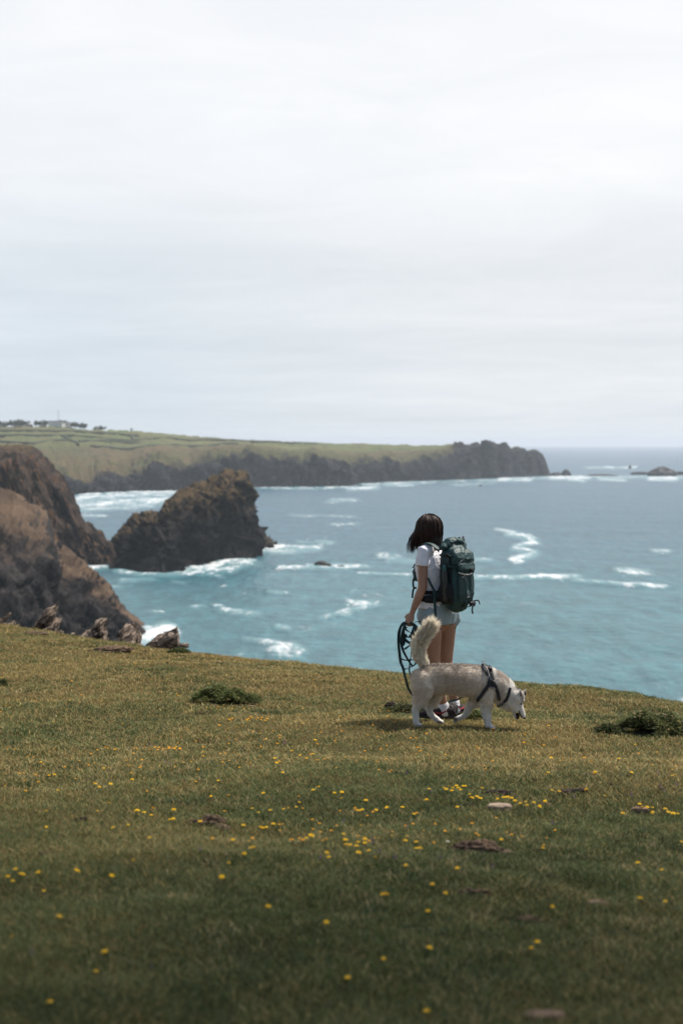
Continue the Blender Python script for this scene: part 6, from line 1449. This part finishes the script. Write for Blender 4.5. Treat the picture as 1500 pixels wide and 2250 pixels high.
# tail plume
g = np.random.default_rng(19); cnt = 20000
tp0 = np.array([DP(a_, b_) for a_, b_ in TAIL]); tc = catmull(tp0, 10); NW = 1100; cnt = 30000
wt = g.random(NW) ** .85; wa = g.normal(size=(NW, 3))
ii = wt * (len(tc) - 1.001); i0 = ii.astype(int); fr = (ii - i0)[:, None]
wp = tc[i0] * (1 - fr) + tc[i0 + 1] * fr; wn = tc[i0 + 1] - tc[i0]; wn /= np.linalg.norm(wn, axis=1, keepdims=True)
wa -= wn * (wa * wn).sum(1, keepdims=True); wa /= np.linalg.norm(wa, axis=1, keepdims=True)
wrad = np.interp(wt, [0, .2, .5, .8, 1], [.020, .030, .036, .028, .006]); wl2 = np.interp(wt, [0, .2, .5, .8, 1], [.034, .050, .060, .066, .075]) * (.65 + .6 * g.random(NW))
wd_ = wa * np.interp(wt, [0, .8, 1], [.95, .8, .35])[:, None] + wn * .62 + g.normal(size=(NW, 3)) * .10; wd_ /= np.linalg.norm(wd_, axis=1, keepdims=True)
wroot = wp + wa * (wrad * .7)[:, None]; wtip = wroot + wd_ * wl2[:, None] + wn * (wl2 * .18)[:, None] - UP * .004
k_ = g.integers(0, NW, cnt); rt_ = wroot[k_] + g.normal(size=(cnt, 3)) * .008; tp_ = wtip[k_] + g.normal(size=(cnt, 3)) * .0035; tp_ = rt_ + (tp_ - rt_) * (.55 + .5 * g.random((cnt, 1)))
md = rt_ * .5 + tp_ * .5 + wa[k_] * .004
dd2 = tp_ - rt_; wv_ = np.cross(dd2, g.normal(size=dd2.shape)); wv_ /= np.linalg.norm(wv_, axis=1, keepdims=True)
vv, ff = ribbons(rt_, md, tp_, 0.0021 * (.7 + .6 * g.random(cnt)), wv_)
wc = 0.86 + .20 * g.random(NW)
cc = np.array([1.02, 0.91, 0.77]) * (wc[k_] * (.85 + .25 * g.random(cnt)))[:, None]
m_plume = attr_mat('tail_fur', 0.8, 0.15, translucent=0.45)
o = mesh_np('tail_plume', vv, ff, m_plume, attrs={'col': np.repeat(np.clip(cc, 0, .93), 5, 0)}, smooth=False); adopt(o, dog)
# face details
m_nose = simple('black_nose', (0.012, 0.011, 0.012), .3, .1, 50, spec=.6); m_mouth = simple('dark_mouth', (0.020, 0.007, 0.008), .4, .2, 50, spec=.5); m_tong = simple('tongue', (0.28, 0.09, 0.09), .4, .1, 50); m_eyeb = simple('dark_eye', (0.01, 0.01, 0.012), .15, .1, 50, spec=.7); m_ear = simple('ear_inner', (0.30, 0.22, 0.20), .8, .1, 50); m_tooth = simple('tooth', (0.7, 0.68, 0.6), .4, .1)
MB().ball(DP(1290, 931), (.013, .014, .011), None).build('nose', m_nose, dog)
MB().tube([DP(1218, 846, .0), DP(1226, 880, .0), DP(1232, 915, 0), DP(1236, 935, 0)], [.036, .030, .023, .014], [.010, .013, .011, .006], side=LAT, n=14).build('mouth', m_mouth, dog)
MB().tube([DP(1241, 862, .031), DP(1252, 900, .024), DP(1268, 928, .019), DP(1284, 936, .012)], .0045, n=8).build('lip', m_mouth, dog)
MB().tube([DP(1207, 850, .030), DP(1210, 890, .021), DP(1220, 935, .013)], .0045, n=8).build('lip', m_mouth, dog)
MB().tube([DP(1222, 870), DP(1226, 910), DP(1226, 948), DP(1224, 953)], [.014, .015, .014, .009], [.004, .004, .004, .003], side=LAT, n=10).build('tongue', m_tong, dog)
for w_ in (.044, -.044): MB().ball(DP(1264, 800, w_ * .92), .0068, None).build('eye', m_eyeb, dog)
MB().tube([DP(1262, 725, .058), DP(1259, 700, .060), DP(1258, 680, .058)], [.011, .008, .003], [.003] * 3, side=np.array([1., 0, 0]), n=8).build('ear_lining', m_ear, dog)
MB().tube([DP(1291, 722, -.036), DP(1296, 700, -.042), DP(1298, 682, -.044)], [.010, .008, .003], [.003] * 3, side=np.array([.8, -.5, 0]), n=8).build('ear_lining', m_mouth, dog)
for (cx_, cy_, w_) in ((318, 998, .085), (322, 998, .066), (318, 998, .048), (1030, 1040, .08), (1034, 1040, .062), (1030, 1040, .045)):
    MB().tube([DP(cx_, cy_, w_), DP(cx_ + 7, cy_ + 3, w_)], [.003, .0015], n=6).build('claw', m_nose, dog)
# harness and collar, laid over the coat
bvh = BVHTree.FromPolygons([Vector(v) for v in V], [tuple(int(q) for q in f_) for ff_ in fs for f_ in ff_])
def on_coat(cx, cy, off=.012, far=False):
    a0 = DP(cx, cy, 0.6 if not far else -0.6); dr = -Vector(LAT) if not far else Vector(LAT)
    # move along the body's lateral axis
    h = bvh.ray_cast(Vector(DP(cx, cy, 0.0)) + Vector(LAT) * (0.6 if not far else -0.6), dr)
    if h[0] is None: return DP(cx, cy, 0.0), np.array(LAT)
    nr = np.array(h[1]); 
    if nr @ np.array(-np.array(dr)) < 0: nr = -nr
    return np.array(h[0]) + nr * off, nr
def strap(name, pts, wdt, mat, parent, far=False, thick=.003, off=.012):
    P_, Nn_ = zip(*[on_coat(a_, b_, off, far) for a_, b_ in catmull(np.array([(a, b, 0.) for a, b in pts]), 6)[:, :2]])
    P_ = np.array(P_); 
    for _ in range(2): P_[1:-1] = .25 * P_[:-2] + .5 * P_[1:-1] + .25 * P_[2:]
    T_ = np.gradient(P_, axis=0); sd2 = np.cross(T_, np.array(Nn_))
    return MB().tube(P_, wdt, thick, side=sd2, n=8, sq=.5).build(name, mat, parent)
m_har = pk_mat('black_harness', (0.014, 0.015, 0.020), 60, .001, .6); m_pipe = simple('reflective_piping', (0.42, 0.40, 0.38), .4, .1); m_pur = pk_mat('mauve_panel', (0.15, 0.11, 0.16), 50, .002)
har = thing('harness', None, None, tuple(DP(960, 560, .12))) if False else None
hz = strap('harness', [(905, 432), (925, 462), (950, 500), (972, 540), (985, 575)], .016, m_har, dog)
strap('girth_strap', [(985, 560), (955, 615), (925, 665), (895, 710), (868, 745)], .014, m_har, hz)
strap('girth_strap', [(868, 745), (858, 775), (856, 795)], .012, m_har, hz)
strap('chest_strap', [(985, 560), (1020, 600), (1045, 650), (1058, 700), (1060, 745)], .013, m_har, hz)
strap('neck_strap', [(965, 445), (978, 480), (992, 520), (1005, 560)], .013, m_har, hz)
strap('side_panel', [(965, 560), (990, 585), (1012, 600)], .022, m_har, hz, off=.011)
strap('mauve_panel', [(970, 615), (995, 612), (1025, 628)], .012, m_pur, hz, off=.010)
strap('piping', [(965, 628), (990, 624), (1012, 630), (1030, 642)], .0025, m_pipe, hz, off=.013)
strap('piping', [(905, 438), (935, 460), (955, 490), (962, 525), (955, 550)], .0028, m_pipe, hz, off=.017)
for sp in ([(905, 432), (950, 500), (985, 575)], [(985, 560), (925, 665), (868, 745), (856, 795)], [(985, 560), (1045, 650), (1060, 745)]): strap('far_strap', sp, .013, m_har, hz, far=True)
MB().tube([DP(905, 428, .03), DP(912, 424, .0), DP(905, 428, -.03)], .016, .005, side=(1, 0, 0), n=8, sq=.6).build('back_plate', m_har, hz)
ra_ = np.linspace(0, 2 * math.pi, 16, endpoint=False); rc_ = DP(906, 402)
MB().tube(np.array([rc_ + np.array([.009 * math.cos(q), .004 * math.sin(q), .012 * math.sin(q)]) for q in ra_]), .0022, side=(0, 1, 0), n=6, closed=True).build('lead_ring', m_steel, hz)
MB().box(DP(975, 478, .105), (.010, .006, .014)).build('buckle', m_buck, hz)
# collar low on the neck with a tag
co = strap('collar', [(1160, 640), (1152, 680), (1140, 720), (1120, 760), (1090, 790), (1060, 795)], .011, m_har, dog, off=.010)
strap('collar_far', [(1160, 640), (1140, 720), (1090, 790), (1060, 795)], .011, m_har, co, far=True, off=.010)
m_tag = simple('teal_tag', (0.06, 0.15, 0.15), .4, .2)
MB().tube([DP(1050, 800, .03), DP(1048, 812, .03), DP(1045, 830, .03)], [.006, .015, .010], [.003] * 3, side=(1, 0, 0), n=8).build('name_tag', m_tag, co)

# ================================================================== AIR AND ADDED CLOUD
mb = MB().box((0, 14600, 60.0), (13500, 14900, 62.5))
m = bpy.data.materials.new('sea_air'); m.use_nodes = True
for nd in list(m.node_tree.nodes): m.node_tree.nodes.remove(nd)
n = NT(m.node_tree); o_ = n.node('ShaderNodeOutputMaterial'); v_ = n.node('ShaderNodeVolumePrincipled')
v_.inputs['Color'].default_value = (0.88, 0.93, 1.0, 1); v_.inputs['Density'].default_value = 0.00007; v_.inputs['Anisotropy'].default_value = 0.2
n.l.new(v_.outputs[0], o_.inputs['Volume'])
haze = mb.build('haze', m, smooth=False); tag(haze, 'pale sea haze', None, kind='stuff')

# an added cloud, out of view, placed so its shadow darkens the near turf
cd = 900.0
cpos = Vector((0.0, 6.0, 58.0)) + SUN_V * cd
mb = MB(); v, f = MB().ball((0, 0, 0), (1, 1, 1), nu=96, nv=48).arrays()
m = simple('shade_cloud_white', (0.85, 0.85, 0.86), 1.0, 0.03, 0.01)
HX, HY, HZ = 300, 150, 60
v = v * (1 + 0.10 * (fbm(v * 2.0 + 4, 4, 8) - 0.5))[:, None]
v = v * np.array([HX, HY, HZ]); v[:, 2] += 25 * (fbm(v / 60, 3, 9) - 0.5)
# far edge of its shadow falls about SHADE_EDGE_Y metres in front of the camera
SHADE_EDGE_Y = 6.4
fx = v - np.outer(v[:, 2] / SUN_V.z, np.array(SUN_V)); near = np.abs(fx[:, 0]) < 12
edge_y = fx[near, 1].max()
shade_cloud = mesh_np('cloud', v, f, m)
shade_cloud.location = (cpos.x, SHADE_EDGE_Y - edge_y + SUN_V.y * cd, cpos.z)
tag(shade_cloud, 'added unseen cloud that shades the near turf', None, kind='structure')
